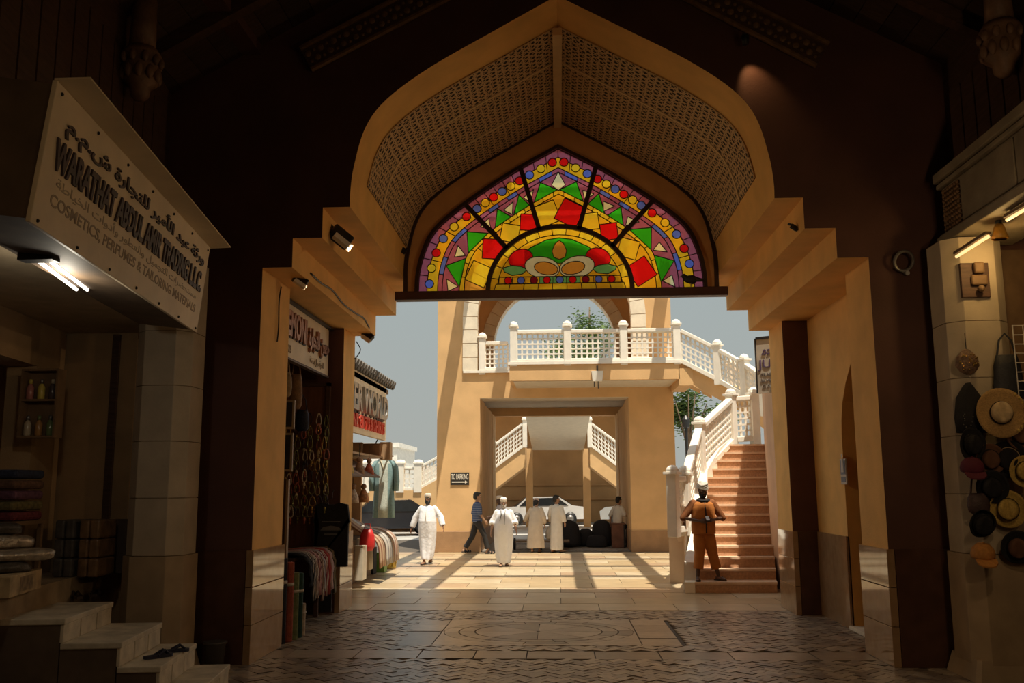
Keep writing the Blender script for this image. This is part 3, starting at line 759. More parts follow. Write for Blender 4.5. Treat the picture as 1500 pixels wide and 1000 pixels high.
tpart('roof_slab', MB().box(TX0-.1, TX1+.1, TF-.1, TB+.1, UH, UH+.4))
# balcony
BY, BZ0, BZ1 = 25.55, 4.82, 5.33
tpart('balcony_slab', MB().box(-1.36, 3.38, BY, TF, BZ0, BZ1-.03))
tpart('soffit', MB().box(-1.25, 3.3, BY+.1, TF, BZ0-.015, BZ0+.01), SOFF)
tpart('ledge', MB().box(-1.40, 3.42, BY-.05, BY+.25, BZ1-.06, BZ1+.02), STONEW); tpart('ledge', MB().box(-2.85, -1.36, TF-.08, TF+.25, BZ1-.05, BZ1+.02), STONEW)
def bx(u): return onY(u, 530, BY+.08).x
balustrade('balcony_balustrade', 'white pierced balustrade along the front of the tower balcony', [(bx(752.5), BY+.08, BZ1), (bx(831.5), BY+.08, BZ1), (bx(914), BY+.08, BZ1), (bx(992), BY+.08, BZ1)], h=.88)
balustrade('balcony_balustrade', 'short white pierced balustrade set back at the left end of the balcony', [(-2.28, TF+.05, BZ1), (-1.42, TF+.05, BZ1)], h=.86, skip=(1,))
# white lamp on the balcony front
p = onY(875, 551, BY-.12)
t = thing('wall_lamp', 'white box lamp hanging on the balcony front', 'lamp', (p.x, BY-.12, p.z-.14))
obj('housing', MB().add([(-.13, -.1, 0), (.13, -.1, 0), (.13, .1, 0), (-.13, .1, 0), (-.16, -.12, .28), (.16, -.12, .28), (.16, .12, .28), (-.16, .12, .28)], [(0, 3, 2, 1), (4, 5, 6, 7), (0, 1, 5, 4), (1, 2, 6, 5), (2, 3, 7, 6), (3, 0, 4, 7)]), STONEW, t, world=False)
obj('bracket', MB().box(-.02, .02, -.02, .14, .26, .44), BLACKM, t, world=False); obj('chain', MB().tube([(-.09, 0, 0), (-.09, 0, -.15)], .012).tube([(.02, 0, 0), (.02, 0, -.2)], .012), BLACKM, t, world=False)
# direction sign on the left pier
a = onY(660, 692, TF-.03); b = onY(687, 710, TF-.03)
t = thing('direction_sign', 'small dark sign with pale lettering and an arrow on the tower', 'sign', ((a.x+b.x)/2, TF-.03, b.z))
DKS = mat('dark_sign_face', (.03, .025, .02), .5); PALEL = mat('pale_lettering', (.75, .70, .60), .6)
obj('board', MB().box(a.x, b.x, TF-.03, TF, b.z, a.z), DKS, t)
letters('lettering', 'TO PARKING', (b.x-a.x)*.92, (a.z-b.z)*.46, .003, PALEL, t, plane_frame(((a.x+b.x)/2, TF-.036, b.z+(a.z-b.z)*.66), (1, 0, 0), (0, 0, 1)), .004)
obj('arrow', MB().prism([(a.x+.04, b.z+.07), (b.x-.12, b.z+.07), (b.x-.12, b.z+.04), (b.x-.04, b.z+.085), (b.x-.12, b.z+.13), (b.x-.12, b.z+.10), (a.x+.04, b.z+.10)], lambda u, w: (u, TF-.038, w), lambda u, w: (u, TF-.03, w)), PALEL, t)

# ================================================================ outside stair up to the balcony
RS, TRD = .188, .31
st = thing('outside_stair', 'wide granite stair with pale nosings rising beside the right pier', 'stair', (3.2, 17.1, 0))
PINKW = mat('pinkish_white_render', (.66, .52, .40), .8, .06, 3)
STEPM = mat('brown_granite_riser', (.50, .29, .17), .55, .16, 30, .05, 80); NOSE = mat('pale_tread', (.68, .48, .33), .5, .1, 9)
def lx(y):      # left edge of the flight
    K = [(16.9, 2.37), (17.6, 2.52), (18.3, 2.78), (19.2, 2.98), (20.2, 3.18), (21.0, 3.6), (21.8, 4.05), (24, 4.2)]
    for (a, b), (c, d) in zip(K, K[1:]):
        if y <= c: return b+(d-b)*(y-a)/(c-a)
    return 4.2
def rx(y): return 3.86+(y-17.1)*.2
for k in range(15):
    y0 = 17.1+k*TRD if k else 16.95; z = RS*(k+1); y1 = 17.1+(k+1)*TRD+.02
    s_ = obj('step', MB().add([(lx(y0), y0, 0 if k < 2 else z-RS*2), (rx(y0), y0, 0 if k < 2 else z-RS*2), (rx(y1), y1, 0 if k < 2 else z-RS*2), (lx(y1), y1, 0 if k < 2 else z-RS*2),
        (lx(y0), y0, z-.035), (rx(y0), y0, z-.035), (rx(y1), y1, z-.035), (lx(y1), y1, z-.035)], [(0, 3, 2, 1), (4, 5, 6, 7), (0, 1, 5, 4), (1, 2, 6, 5), (2, 3, 7, 6), (3, 0, 4, 7)]), STEPM, st)
    obj('tread', MB().add([(lx(y0)-.0, y0-.03, z-.04), (rx(y0), y0-.03, z-.04), (rx(y1), y1, z-.04), (lx(y1), y1, z-.04), (lx(y0), y0-.03, z), (rx(y0), y0-.03, z), (rx(y1), y1, z), (lx(y1), y1, z)],
        [(0, 3, 2, 1), (4, 5, 6, 7), (0, 1, 5, 4), (1, 2, 6, 5), (2, 3, 7, 6), (3, 0, 4, 7)]), NOSE, s_)
LZ = RS*15
obj('landing', MB().box(3.9, 6.6, 21.6, 23.6, LZ-.25, LZ), STONEW, st)
# solid parapet wall under the balustrade, leaning out to its foot
ys = [17.35, 17.9, 18.5, 19.3, 20.2, 21.0, 21.7, 21.95]
def sz(y): return RS*max(1, min(15, 1+(y-17.1)/TRD))
lf, rt_ = [], []
pv = MB(); vs = []
for y in ys:
    x = lx(y); zt = sz(y)+.16; foot = .03
    vs += [(x+.02, y, 0), (x+.02, y, zt), (x-.20, y, zt), (x-.2-foot, y, 0)]
n = len(ys)
fs = [(4*i+j, 4*i+(j+1) % 4, 4*(i+1)+(j+1) % 4, 4*(i+1)+j) for i in range(n-1) for j in range(4)]+[(3, 2, 1, 0), tuple(range(4*n-4, 4*n))]
obj('parapet', pv.add(vs, fs), STONEW, st)
obj('base_block', MB().add([(2.2, 16.9, 0), (2.38, 16.9, 0), (2.6, 17.6, 0), (2.3, 17.6, 0), (2.2, 16.92, .185), (2.38, 16.92, .185), (2.6, 17.6, .185), (2.3, 17.6, .185)], [(0, 3, 2, 1), (4, 5, 6, 7), (0, 1, 5, 4), (1, 2, 6, 5), (2, 3, 7, 6), (3, 0, 4, 7)]), TRIMST, st)
def pb(u, v_top, y, hh=1.2): p = onY(u, v_top, y); return Vector((p.x, y, p.z-hh))
N_ = pb(1002, 686, 18.4); B_ = pb(1024, 613, 20.2); C_ = pb(1070, 572, 21.8); D_ = pb(1103, 570, 22.0); A_ = pb(984, 662, 17.9)
balustrade('stair_balustrade', 'white pierced balustrade climbing the left side of the granite stair', [A_+Vector((0, 0, -.3)), N_, B_, C_, D_], h=1.0, ph=1.08, cell=.15)
q0, q1 = onG(1003, 849), onG(1019, 849); t0_, t1_ = onY(982, 741, 18.15), onY(1004, 741, 18.15)
obj('buttress', MB().add([q0, q1, (t1_.x, 18.6, 0), (t0_.x, 18.6, 0), (t0_.x, 18.0, t0_.z), (t1_.x, 18.0, t1_.z), (t1_.x, 18.6, t1_.z), (t0_.x, 18.6, t0_.z)], [(0, 3, 2, 1), (4, 5, 6, 7), (0, 1, 5, 4), (1, 2, 6, 5), (2, 3, 7, 6), (3, 0, 4, 7)]), PINKW, st)
# second flight: sweeps from the landing up and round to the balcony
path = [Vector(p) for p in ((3.38, BY+.08, BZ1), (4.42, BY-.15, 4.72), (5.02, BY-.75, 4.22), (5.35, 24.0, 3.75), (5.55, 23.2, LZ+.35))]
balustrade('stair_balustrade', 'white pierced balustrade of the upper flight curving down from the balcony', path, h=.9, ph=1.0, skip=(0,))
f2 = MB()
cs = cr_spline(path, 4)
for a, b in zip(cs, cs[1:]):
    w = Vector((-(b-a).y, (b-a).x, 0)).normalized()*1.2
    w = w if w.y > 0 else -w
    f2.add([a+Vector((0, 0, -.5)), b+Vector((0, 0, -.5)), b+w+Vector((0, 0, -.5)), a+w+Vector((0, 0, -.5)), a, b, b+w, a+w], [(0, 3, 2, 1), (4, 5, 6, 7), (0, 1, 5, 4), (1, 2, 6, 5), (2, 3, 7, 6), (3, 0, 4, 7)])
obj('upper_flight', f2, OCHRE2, st)
obj('landing_beam', MB().box(3.36, 3.75, BY, TF, BZ0-.18, BZ0+.3), OCHRE2, st)
# far rail of the upper landing, seen over the near one
balustrade('stair_balustrade', 'white pierced balustrade at the far side of the stair landing', [Vector((5.0, 26.6, 4.35)), Vector((5.85, 26.2, 4.1)), Vector((6.3, 25.2, 3.7)), Vector((6.5, 24.0, 3.3))], h=.9, ph=1.0)
# building on the right beyond the gate
rb = thing('side_building', 'pinkish rendered building wall bounding the stair on the right', 'building', (5, 18, 0))
WHT_ = 4.5
PINK = mat('pinkish_render', (.52, .34, .22), .8, .1, 2)
obj('wall', MB().add([(3.9, 15.2, 0), (4.05, 18.2, 0), (4.75, 21.6, 0), (7.5, 21.6, 0), (7.5, 15.2, 0), (3.9, 15.2, WHT_), (4.05, 18.2, WHT_), (4.75, 21.6, WHT_+.6), (7.5, 21.6, WHT_+.6), (7.5, 15.2, WHT_)], [(0, 1, 6, 5), (1, 2, 7, 6), (2, 3, 8, 7), (3, 4, 9, 8), (4, 0, 5, 9), (5, 6, 7, 8, 9), (4, 3, 2, 1, 0)]), PINK, rb)
obj('coping', MB().box(3.86, 7.5, 15.2, 15.5, WHT_, WHT_+.12), PINK, rb)
# sign hanging from it
c0, c1 = onY(1108, 496, 16.6), onY(1112, 576, 16.6); Y2 = 15.7
t = thing('projecting_sign', 'weathered cream shop sign with purple lettering beside the right pier', 'sign', (c0.x, 16.6, c1.z))
A, B = Vector((c0.x, 16.6, c1.z)), Vector((c0.x+.95, 15.9, c1.z)); hgt = c0.z-c1.z
d = (B-A).normalized(); nn = d.cross(Vector((0, 0, 1)))
CRS = mat('weathered_cream_sheet', (.50, .44, .36), .7, .18, 3); PURL = mat('purple_letter', (.10, .06, .13), .6); GRYL = mat('grey_letter', (.16, .14, .13), .6)
obj('board', MB().bar(A+Vector((0, 0, hgt/2)), B+Vector((0, 0, hgt/2)), .06, hgt), CRS, t); obj('frame', MB().bar(A+Vector((0, 0, hgt)), B+Vector((0, 0, hgt)), .09, .04).bar(A, A+Vector((0, 0, hgt)), .08, .04, up=(0, 1, 0)), BLACKM, t)
def sgn(s, w, h_, off, z, m): letters('lettering', s, w, h_, .004, m, t, plane_frame(A+d*off+nn*.036+Vector((0, 0, z)), d, (0, 0, 1)), .003)
sgn('\uFEE3\uFEA4\uFEFC\uFE95', .5, .2, .35, hgt*.78, PURL); sgn('JUMA', .62, .2, .33, hgt*.50, PURL)
sgn('TRADING EST.', .55, .05, .34, hgt*.33, GRYL); sgn('SILVER & GIFTS', .55, .05, .34, hgt*.22, GRYL); sgn('G.S.M. LINE', .5, .06, .34, hgt*.12, GRYL)

# ================================================================ behind the tower
rs = thing('rear_stair', 'ochre double stair with white balustrades seen through the tower passage', 'stair', (0, 44, 0))
ln = [onY(768, 600, 37), onY(866, 600, 37), onY(855, 659, 45), onY(780, 659, 45)]
obj('landing', MB().add([*ln, *[v+Vector((0, 0, .35)) for v in ln]], [(0, 3, 2, 1), (4, 5, 6, 7), (0, 1, 5, 4), (1, 2, 6, 5), (2, 3, 7, 6), (3, 0, 4, 7)]), SOFF, rs)
for u in (775, 858.5):
    p = onY(u, 660, 45); obj('pillar', MB().box(p.x-.17, p.x+.17, 44.8, 45.2, -.02, p.z+.1), OCHRE2, rs)
obj('roof_slab', MB().box(-4.7, 5.3, 45.4, 50.6, 6.3, 6.6), OCHRE2, rs)  # unseen roof above the view, added to keep the back wall in shade
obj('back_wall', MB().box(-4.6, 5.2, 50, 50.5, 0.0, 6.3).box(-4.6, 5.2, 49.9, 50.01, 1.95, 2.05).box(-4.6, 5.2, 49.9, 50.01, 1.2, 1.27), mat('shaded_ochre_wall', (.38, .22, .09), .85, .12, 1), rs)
for sd, (ua, va, ub, vb) in ((-1, (769, 656, 724, 690)), (1, (864, 656, 909, 690))):
    a, b = onY(ua, va, 42), onY(ub, vb, 42); a.z += .12; b.z += .12
    e2 = b+(b-a)*1.0
    obj('flight', MB().add([a+Vector((0, 0, -.95)), e2+Vector((0, 0, -.95)), e2+Vector((0, 2.4, -.95)), a+Vector((0, 2.4, -.95)), a, e2, e2+Vector((0, 2.4, 0)), a+Vector((0, 2.4, 0))], [(0, 3, 2, 1), (4, 5, 6, 7), (0, 1, 5, 4), (1, 2, 6, 5), (2, 3, 7, 6), (3, 0, 4, 7)]), OCHRE2, rs)
    balustrade('rear_balustrade', 'white pierced balustrade of the rear stair on the %s' % ('left' if sd < 0 else 'right'), [a, b+(b-a)*.02, e2], h=1.05, ph=1.15, cell=.18)
# left background: ochre terrace with white parapet, white block, hill
tr = thing('terrace', 'ochre terrace with a white balustrade behind the left man', 'terrace', (-9, 40, 0))
za, zb = onY(600, 718, 40).z, onY(600, 692, 40).z
xa, xb = onY(556, 700, 40).x, onY(612, 700, 40).x
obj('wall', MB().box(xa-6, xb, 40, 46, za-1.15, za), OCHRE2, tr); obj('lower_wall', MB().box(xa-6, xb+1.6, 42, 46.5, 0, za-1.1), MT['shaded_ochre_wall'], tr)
rp = [(xb, za), (xb+1.1, za+.75), (xb+1.1, za-.1), (xb, za-1.15)]
obj('ramp', MB().prism([(xb, za), (xb+2.4, za+1.3), (xb+2.4, za+.2), (xb+1.0, za-.7), (xb, za-1.15)], lambda a, b: (a, 40, b), lambda a, b: (a, 46, b)), OCHRE2, tr)
balustrade('terrace_balustrade', 'white balustrade along the ochre terrace behind the left man', [(xa-2.6, 40.1, za), (xa-.6, 40.1, za), (xa+.9, 40.1, za), (xb, 40.1, za), (xb+2.4, 40.1, za+1.3)], h=.95, ph=1.15, pw=.34, cell=.2)
wb = thing('white_building', 'distant white block standing behind the hanging blue dress', 'building', (-19, 80, 0))
q0, q1 = onY(556, 655, 80), onY(581, 700, 80)
obj('wall', MB().box(q0.x-8, q1.x, 80, 90, 0, q0.z), mat('whitewash', (.75, .72, .66), .8), wb); obj('parapet', MB().box(q0.x-8.2, q1.x+.2, 79.8, 90.2, q0.z, q0.z+.4), MT['whitewash'], wb)
for i in range(3):
    for j in range(3): obj('window', MB().box(q1.x-1.5-i*1.6, q1.x-.7-i*1.6, 79.95, 80.05, q0.z-1.6-j*1.9, q0.z-.5-j*1.9), DKS, wb)
hill = MB(); HP = [(-14, 0), (-9, 2.2), (-5, 4.2), (-2, 5.6), (0, 6.2), (2.5, 5.6), (6, 4.2), (12, 1.5), (18, 0)]
hc = onY(630, 676, 150); rows_ = []
for k, (dy, s_) in enumerate(((-26, .0), (-14, .62), (-6, .9), (0, 1), (8, .85), (20, .4))):
    rows_.append([(hc.x+x*1.7, 150+dy+R.uniform(-2, 2), max(-.3, (hc.z-1)*z/6.2*s_*1.05+R.uniform(-.3, .3))) for x, z in HP])
m = len(HP); hill.add([p for r_ in rows_ for p in r_], [(i*m+j, i*m+j+1, (i+1)*m+j+1, (i+1)*m+j) for i in range(len(rows_)-1) for j in range(m-1)])
struct('hill', hill, mat('hazy_brown_rock', (.30, .25, .20), .9, .15, .1), 'low bare brown hill on the horizon left of the tower', 'hill', smooth=True)
# harbour-side cars beyond the passage
def car(loc, rz, c, label):
    t = thing('car', label, 'car', loc, rz, 'cars parked beyond the tower')
    pr = [(-2.1, .3), (-2.15, .7), (-1.9, .88), (-1.35, .93), (-.85, 1.38), (.75, 1.42), (1.45, .98), (2.05, .9), (2.15, .55), (2.1, .3)]
    CP = mat('car_paint_%s' % c[0], c[1], .25, .03, coat=.5)
    obj('body', MB().prism(pr, lambda a, b: (a, -.85, b), lambda a, b: (a, .85, b)), CP, t, world=False, bevel=.06)
    GLS = mat('dark_car_glass', (.02, .025, .03), .08)
    obj('window', MB().prism([(-1.2, .95), (-.8, 1.33), (.7, 1.37), (1.25, .98)], lambda a, b: (a, -.87, b), lambda a, b: (a, .87, b)), GLS, t, world=False)
    for q in ([(.8, -.7, 1.43), (.8, .7, 1.43), (1.47, .75, 1.0), (1.47, -.75, 1.0)], [(-.87, -.7, 1.41), (-.87, .7, 1.41), (-1.4, .75, .95), (-1.4, -.75, .95)]):
        obj('windscreen', MB().add(q+[(a*1.01, b, c-.03) for a, b, c in q], [(0, 1, 2, 3), (7, 6, 5, 4), (0, 4, 5, 1), (1, 5, 6, 2), (2, 6, 7, 3), (3, 7, 4, 0)]), GLS, t, world=False)
    for x in (-1.35, 1.35):
        for y in (-.82, .82):
            w = obj('wheel', MB().lathe([(.1, -.1), (.3, -.1), (.33, 0), (.3, .1), (.1, .1)], 16, Matrix.Translation((x, y, .33)) @ Matrix.Rotation(PI/2, 4, 'X')), BLACKM, t, True, False)
            obj('hub', MB().lathe([(.02, -.12), (.18, -.11), (.18, .11), (.02, .12)], 12, Matrix.Translation((x, y, .33)) @ Matrix.Rotation(PI/2, 4, 'X')), STEEL, w, True, False)
    return t
car((-6.9, 37.5, -.02), .25, ('black', (.02, .022, .028)), 'black car parked behind the left man')
car((-.9, 47.6, -.02), .1, ('white', (.7, .7, .7)), 'white car parked at the far wall seen through the passage')
car((4.2, 47.0, -.02), -.1, ('silver', (.45, .47, .48)), 'silver car parked far off behind the seated man')
# trees
LEAF = [mat('leaf_%d' % k, c, .6, .2, 3) for k, c in enumerate(((.10, .17, .035), (.16, .24, .06), (.06, .11, .025)))]
def tree(label, loc, h_, r_, n, seed):
    rr = random.Random(seed); t = thing('tree', label, 'tree', loc)
    BK = mat('bark', (.16, .11, .07), .9, .2, 8, .3)
    tk = MB().tube([(0, 0, 0), (.1, 0, h_*.35), (0, .1, h_*.75), (.1, 0, h_*.95)], [.2, .15, .1, .04], 8)
    for k in range(6): a = rr.uniform(0, 6.28); tk.tube([(0, 0, h_*.5), (r_*.6*math.cos(a), r_*.6*math.sin(a), h_*rr.uniform(.7, .9))], [.08, .02], 6)
    obj('trunk', tk, BK, t, True, False)
    lf = MB()
    blobs = [(rr.gauss(0, r_*.45), rr.gauss(0, r_*.45), h_*.78+rr.gauss(0, r_*.32)) for _ in range(16)]
    for k in range(n):
        b = rr.choice(blobs); p = Vector(b)+Vector((rr.gauss(0, 1), rr.gauss(0, 1), rr.gauss(0, .8)))*r_*.2
        s_ = rr.uniform(.06, .15); M = Matrix.Rotation(rr.uniform(0, 6.28), 3, 'Z') @ Matrix.Rotation(rr.uniform(-1.2, 1.2), 3, 'X')
        lf.add([p+M@Vector(v) for v in ((-s_, 0, 0), (0, -s_*.5, .03), (s_*1.2, 0, 0), (0, s_*.5, .03))], [(0, 1, 2, 3)], rr.randrange(3))
    tag(obj('foliage', lf, LEAF, t, False, False), kind='stuff')
p = onY(862, 480, 62); tree('leafy tree seen through the tower arch above the balcony', (p.x, 62, 0), p.z+2.2, 2.5, 4200, 3)
p = onY(1004, 590, 48); tree('slender leafy tree between the tower and the stair', (p.x+.1, 48, 0), p.z+1.2, 1.7, 3000, 5)
p = onY(890, 615, 56); tree('dark leafy tree behind the right rear stair', (p.x, 56, 0), p.z+1.6, 2.2, 3200, 8)
p = onG(1008, 722); lp = thing('street_lamp', 'thin dark lamp post beside the slender tree', 'street lamp', (onY(1007.5, 700, 44).x, 44, 0))
obj('post', MB().tube([(0, 0, 0), (0, 0, 4.6)], .07), BLACKM, lp, world=False); obj('lantern', MB().lathe([(.05, 4.6), (.16, 4.65), (.2, 5.0), (.05, 5.2)], 10), BLACKM, lp, world=False)

# ================================================================ LEFT SHOP (raised platform, sign, steps)
FLUO = emit('fluorescent_tube', (1, .93, .80), 2.2)
PLATM = mat('worn_cream_plaster', (.36, .27, .17), .8, .25, 4, .2, 25)
def shop_steps():
    z = 1.0
    pf = tag(obj('shop_platform', lbox(-9, .05, -3.4, -.55, 0, z), PLATM), 'raised plastered platform in front of the left shop', 'platform')
    st2 = thing('shop_steps', 'four worn stone steps leading up to the left shop platform', 'steps', LP(-1.6, 0, 0))
    SST = mat('worn_grey_limestone', (.62, .56, .44), .6, .2, 6, .25, 25); SSD = mat('brown_step_side', (.13, .09, .06), .8, .2)
    # outward edges and far ends read off the photograph
    E_ = [(.8, (194.6, 870.5), (125, 895)), (.6, (237, 911), (179, 936)), (.4, (278.5, 947), (225.7, 982)), (.2, (328, 979), None)]
    o_prev = -.55
    for zz, fa, ne in E_:
        f = onG(*fa, z=zz); rel = f-Vector((-4.42, 9.9, 0)); o1 = rel.x*AL.y-rel.y*AL.x; s1 = rel.x*AL.x+rel.y*AL.y
        s1 = -.98; s0 = -2.15
        body = obj('step', lbox(s0+.012, s1, o_prev, o1-.03, 0, zz-.05), SSD, st2)
        obj('tread', lbox(s0, s1+.01, o_prev, o1+.01, zz-.05, zz), SST, body, bevel=.008)
        w = (s1-s0)/3
        for k in range(3): obj('riser_slab', lbox(s0+.01+k*w, s0+(k+1)*w-.008, o1-.03, o1, max(0, zz-.2), zz-.05), SST, body, bevel=.006)
        o_prev = o1-.02
        STEP_O.append((zz, o1))
STEP_O = []
shop_steps()
# shop walls
DULLO = mat('dull_ochre_wall', (.44, .29, .15), .8, .15, 2.2, .15, 50)
sw = tag(obj('shop_wall', lbox(-.5, .2, -1.4, -1.1, 1.0, 4.4), DULLO), 'ochre plaster wall strip beside the dark shop opening', 'wall')
obj('lintel', lbox(-9, -.5, -1.4, -1.1, 3.15, 4.4), DULLO, sw)
obj('end_wall', MB().box(-7, -4.75, YF-.12, YF-.005, 0, 4.4), DULLO, sw)
obj('door_jamb', MB().box(-5.02, -4.94, YF-.16, YF-.12, 1.0, 3.6), DKWOOD, sw)
obj('ledge', MB().box(-5.0, -4.5, YF-.45, YF-.12, 1.0, 1.55), mat('dark_ledge', (.09, .06, .045), .7), sw)
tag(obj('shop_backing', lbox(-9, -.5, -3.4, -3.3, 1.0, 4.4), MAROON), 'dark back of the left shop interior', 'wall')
# marble clad octagonal pier
def pier8(name, label, x, y, w, top, joints, splay=True):
    t = thing(name, label, 'pier', (x, y, 0)); c = w*.22
    def ring(r, cc): return [(-r, -r+cc), (-r+cc, -r), (r-cc, -r), (r, -r+cc), (r, r-cc), (r-cc, r), (-r+cc, r), (-r, r-cc)]
    zs = [0]+joints+[top]
    for i, (a, b) in enumerate(zip(zs, zs[1:])):
        r = w/2+(.02 if i == 0 else 0)
        obj('stone_block', MB().prism(ring(r, c*(1.0)), lambda p, q: (p, q, a+.004), lambda p, q: (p, q, b-.004)), MARBLE if i else mat('tan_marble_dado', (.40, .30, .19), .45, .15, 3), t, world=False, bevel=.006)
    obj('core', MB().prism(ring(w/2-.012, c), lambda p, q: (p, q, 0), lambda p, q: (p, q, top)), PLATM, t, world=False)
    obj('foot', MB().prism(ring(w/2+.06, .04), lambda p, q: (p, q, 0), lambda p, q: (p*.86, q*.86, .2)), MT['tan_marble_dado'], t, world=False)
    return t
pier8('marble_pier', 'octagonal marble clad pier behind the left shop steps', -4.17, 9.62, .60, 4.3, [1.2, 1.78, 2.36, 2.94, 3.52])
# big signboard
TL, TR, BR, BL = ray(87, 117)*(4.88/ray(87, 117).y), ray(306, 362)*(8.6/ray(306, 362).y), ray(290, 487)*(8.6/ray(290, 487).y), ray(42, 325)*(4.88/ray(42, 325).y)
TL, TR, BR, BL = [v+Vector((0, 0, EYE)) for v in (TL, TR, BR, BL)]
sx_ = ((TR-TL)+(BR-BL)).normalized(); ctr = (TL+TR+BR+BL)/4; sup = ((TL-BL)+(TR-BR)).normalized(); nrm = sx_.cross(sup).normalized()
SW, SH = ((TR-TL).length+(BR-BL).length)/2, ((TL-BL).length+(TR-BR).length)/2
sg = thing('shop_sign', 'large tilted cream signboard with dark raised Arabic and Latin lettering above the left shop', 'sign', (ctr.x, ctr.y, BL.z))
FM = plane_frame(ctr, sx_, sup)
def sq4(cx, cy, w, h_, d0, d1): return [FM@Vector((cx+a*w/2, cy+b*h_/2, d)) for d in (d0, d1) for a, b in ((-1, -1), (1, -1), (1, 1), (-1, 1))]
BF = [(0, 3, 2, 1), (4, 5, 6, 7), (0, 1, 5, 4), (1, 2, 6, 5), (2, 3, 7, 6), (3, 0, 4, 7)]
obj('board', MB().add(sq4(0, 0, SW, SH, -.03, 0), BF), CREAMP, sg, bevel=.004)
BOXM = mat('brown_box_side', (.13, .085, .05), .7, .2)
obj('box', MB().add(sq4(0, .0, SW-.02, SH-.04, -.55, -.03), BF), BOXM, sg)
hd = MB(); P0, P1 = FM@Vector((-SW/2, SH/2, -.02)), FM@Vector((SW/2+.06, SH/2, -.02)); od = FM.to_3x3()@Vector((0, .035, .2))
hd.add([P0, P1, P1+od, P0+od, P0+Vector((0, 0, .012)), P1+Vector((0, 0, .012)), P1+od+Vector((0, 0, .012)), P0+od+Vector((0, 0, .012))], BF)
obj('hood', hd, CREAMP, sg)
for k in range(7):
    for yy in (-SH/2+.03, SH/2-.05): obj('screw', MB().ball(FM@Vector((-SW/2+.08+k*(SW-.16)/6, yy, .002)), .012, 5), BLACKM, sg)
LETB = mat('dark_letter_and_shadow', (.05, .035, .045), .5); FADE = mat('faded_letter', (.40, .32, .235), .7); FADE2 = mat('faint_letter', (.48, .395, .285), .7)
def fm(cx, cy): return FM @ Matrix.Translation((cx, cy, .0))
def ar(s):
    """shape an Arabic string into presentation forms, laid out left to right"""
    F = {'ا': (0xFE8D, 0), 'أ': (0xFE83, 0), 'ب': (0xFE8F, 1), 'ة': (0xFE93, 0), 'ت': (0xFE95, 1), 'ث': (0xFE99, 1), 'ج': (0xFE9D, 1), 'ح': (0xFEA1, 1), 'خ': (0xFEA5, 1), 'د': (0xFEA9, 0), 'ر': (0xFEAD, 0), 'ز': (0xFEAF, 0),
         'س': (0xFEB1, 1), 'ش': (0xFEB5, 1), 'ض': (0xFEBD, 1), 'ط': (0xFEC1, 1), 'ع': (0xFEC9, 1), 'ك': (0xFED9, 1), 'ل': (0xFEDD, 1), 'م': (0xFEE1, 1), 'ن': (0xFEE5, 1), 'و': (0xFEED, 0), 'ي': (0xFEF1, 1)}
    out = []; prev = False
    for i, ch in enumerate(s):
        if ch not in F: out.append(ch); prev = False; continue
        base, dual = F[ch]; nx = i+1 < len(s) and s[i+1] in F
        if dual: out.append(chr(base+(3 if prev and nx else 1 if prev else 2 if nx else 0)))
        else: out.append(chr(base+(1 if prev else 0)))
        prev = bool(dual)
    return ''.join(out[::-1])
letters('lettering', ar('ورثة عبد الأمير للتجارة ش.م.م'), SW*.90, SH*.20, .012, LETB, sg, fm(.02, SH*.285), .006, True)
letters('lettering', 'WARATHAT ABDUL AMIR TRADING L.L.C.', SW*.93, SH*.225, .014, LETB, sg, fm(-.01, SH*.04), .010, True)
letters('lettering', ar('مستحضرات التجميل والعطور وأدوات الخياطة'), SW*.88, SH*.11, .002, FADE2, sg, fm(0, -SH*.135), .003)
letters('lettering', 'COSMETICS, PERFUMES & TAILORING MATERIALS', SW*.90, SH*.105, .002, FADE, sg, fm(0, -SH*.275), .005)
# soffit and fluorescent fitting
SOF2 = mat('cream_soffit', (.48, .38, .25), .7, .12)
tag(obj('shop_soffit', lbox(-8.5, .2, -1.12, .15, 3.62, 3.68), SOF2), 'cream soffit panel under the left signboard', 'soffit')
def onZ(u, v, z): d = ray(u, v); t = (z-EYE)/d.z; return Vector((d.x*t, d.y*t, z))
a, b = onZ(57, 376, 3.42), onZ(120, 424, 3.42)
FLC = (b-a)/2+Vector((0, 0, -.12)); fl = thing('fluorescent_lamp', 'twin tube fluorescent lamp glowing under the left signboard', 'lamp', a)
wv = Vector(((b-a).y, -(b-a).x, 0)).normalized()
obj('casing', MB().bar(a+Vector((0, 0, .06)), b+Vector((0, 0, .06)), .2, .05), CREAMP, fl)
obj('end_cap', MB().obox(a+Vector((0, 0, .02)), (.24, .1, .1)), BLACKM, fl)
for s_ in (-.04, .04): obj('tube', MB().tube([a+wv*s_, b+wv*s_], .014, 8), FLUO, fl)
# wall shelf with bottles
a, b = onY(32, 540, 8.9), onY(86, 540, 8.9); z0, z1 = onY(40, 641, 8.9).z, a.z
sh = thing('wall_shelf', 'small open wooden wall shelf with two rows of bottles', 'shelf', ((a.x+b.x)/2, 8.9, z0))
WSH = mat('brown_shelf_wood', (.20, .12, .06), .6, .2, 6); x0, x1 = a.x, b.x; zm = (z0+z1)/2+.02
obj('back', MB().box(x0, x1, 9.03, 9.05, z0, z1), WSH, sh)
for q in (x0, x1-.02): obj('side', MB().box(q, q+.02, 8.9, 9.03, z0, z1), WSH, sh)
for q in (z0, zm, z1-.02): obj('board', MB().box(x0+.02, x1-.02, 8.9, 9.03, q, q+.02), WSH, sh)
bt = [mat('bottle_%s' % n, c, .2, .1) for n, c in (('rose', (.45, .18, .15)), ('yellow', (.60, .48, .10)), ('dark', (.08, .06, .06)), ('cream', (.5, .42, .3)), ('amber', (.42, .22, .08)), ('green', (.15, .2, .08)))]
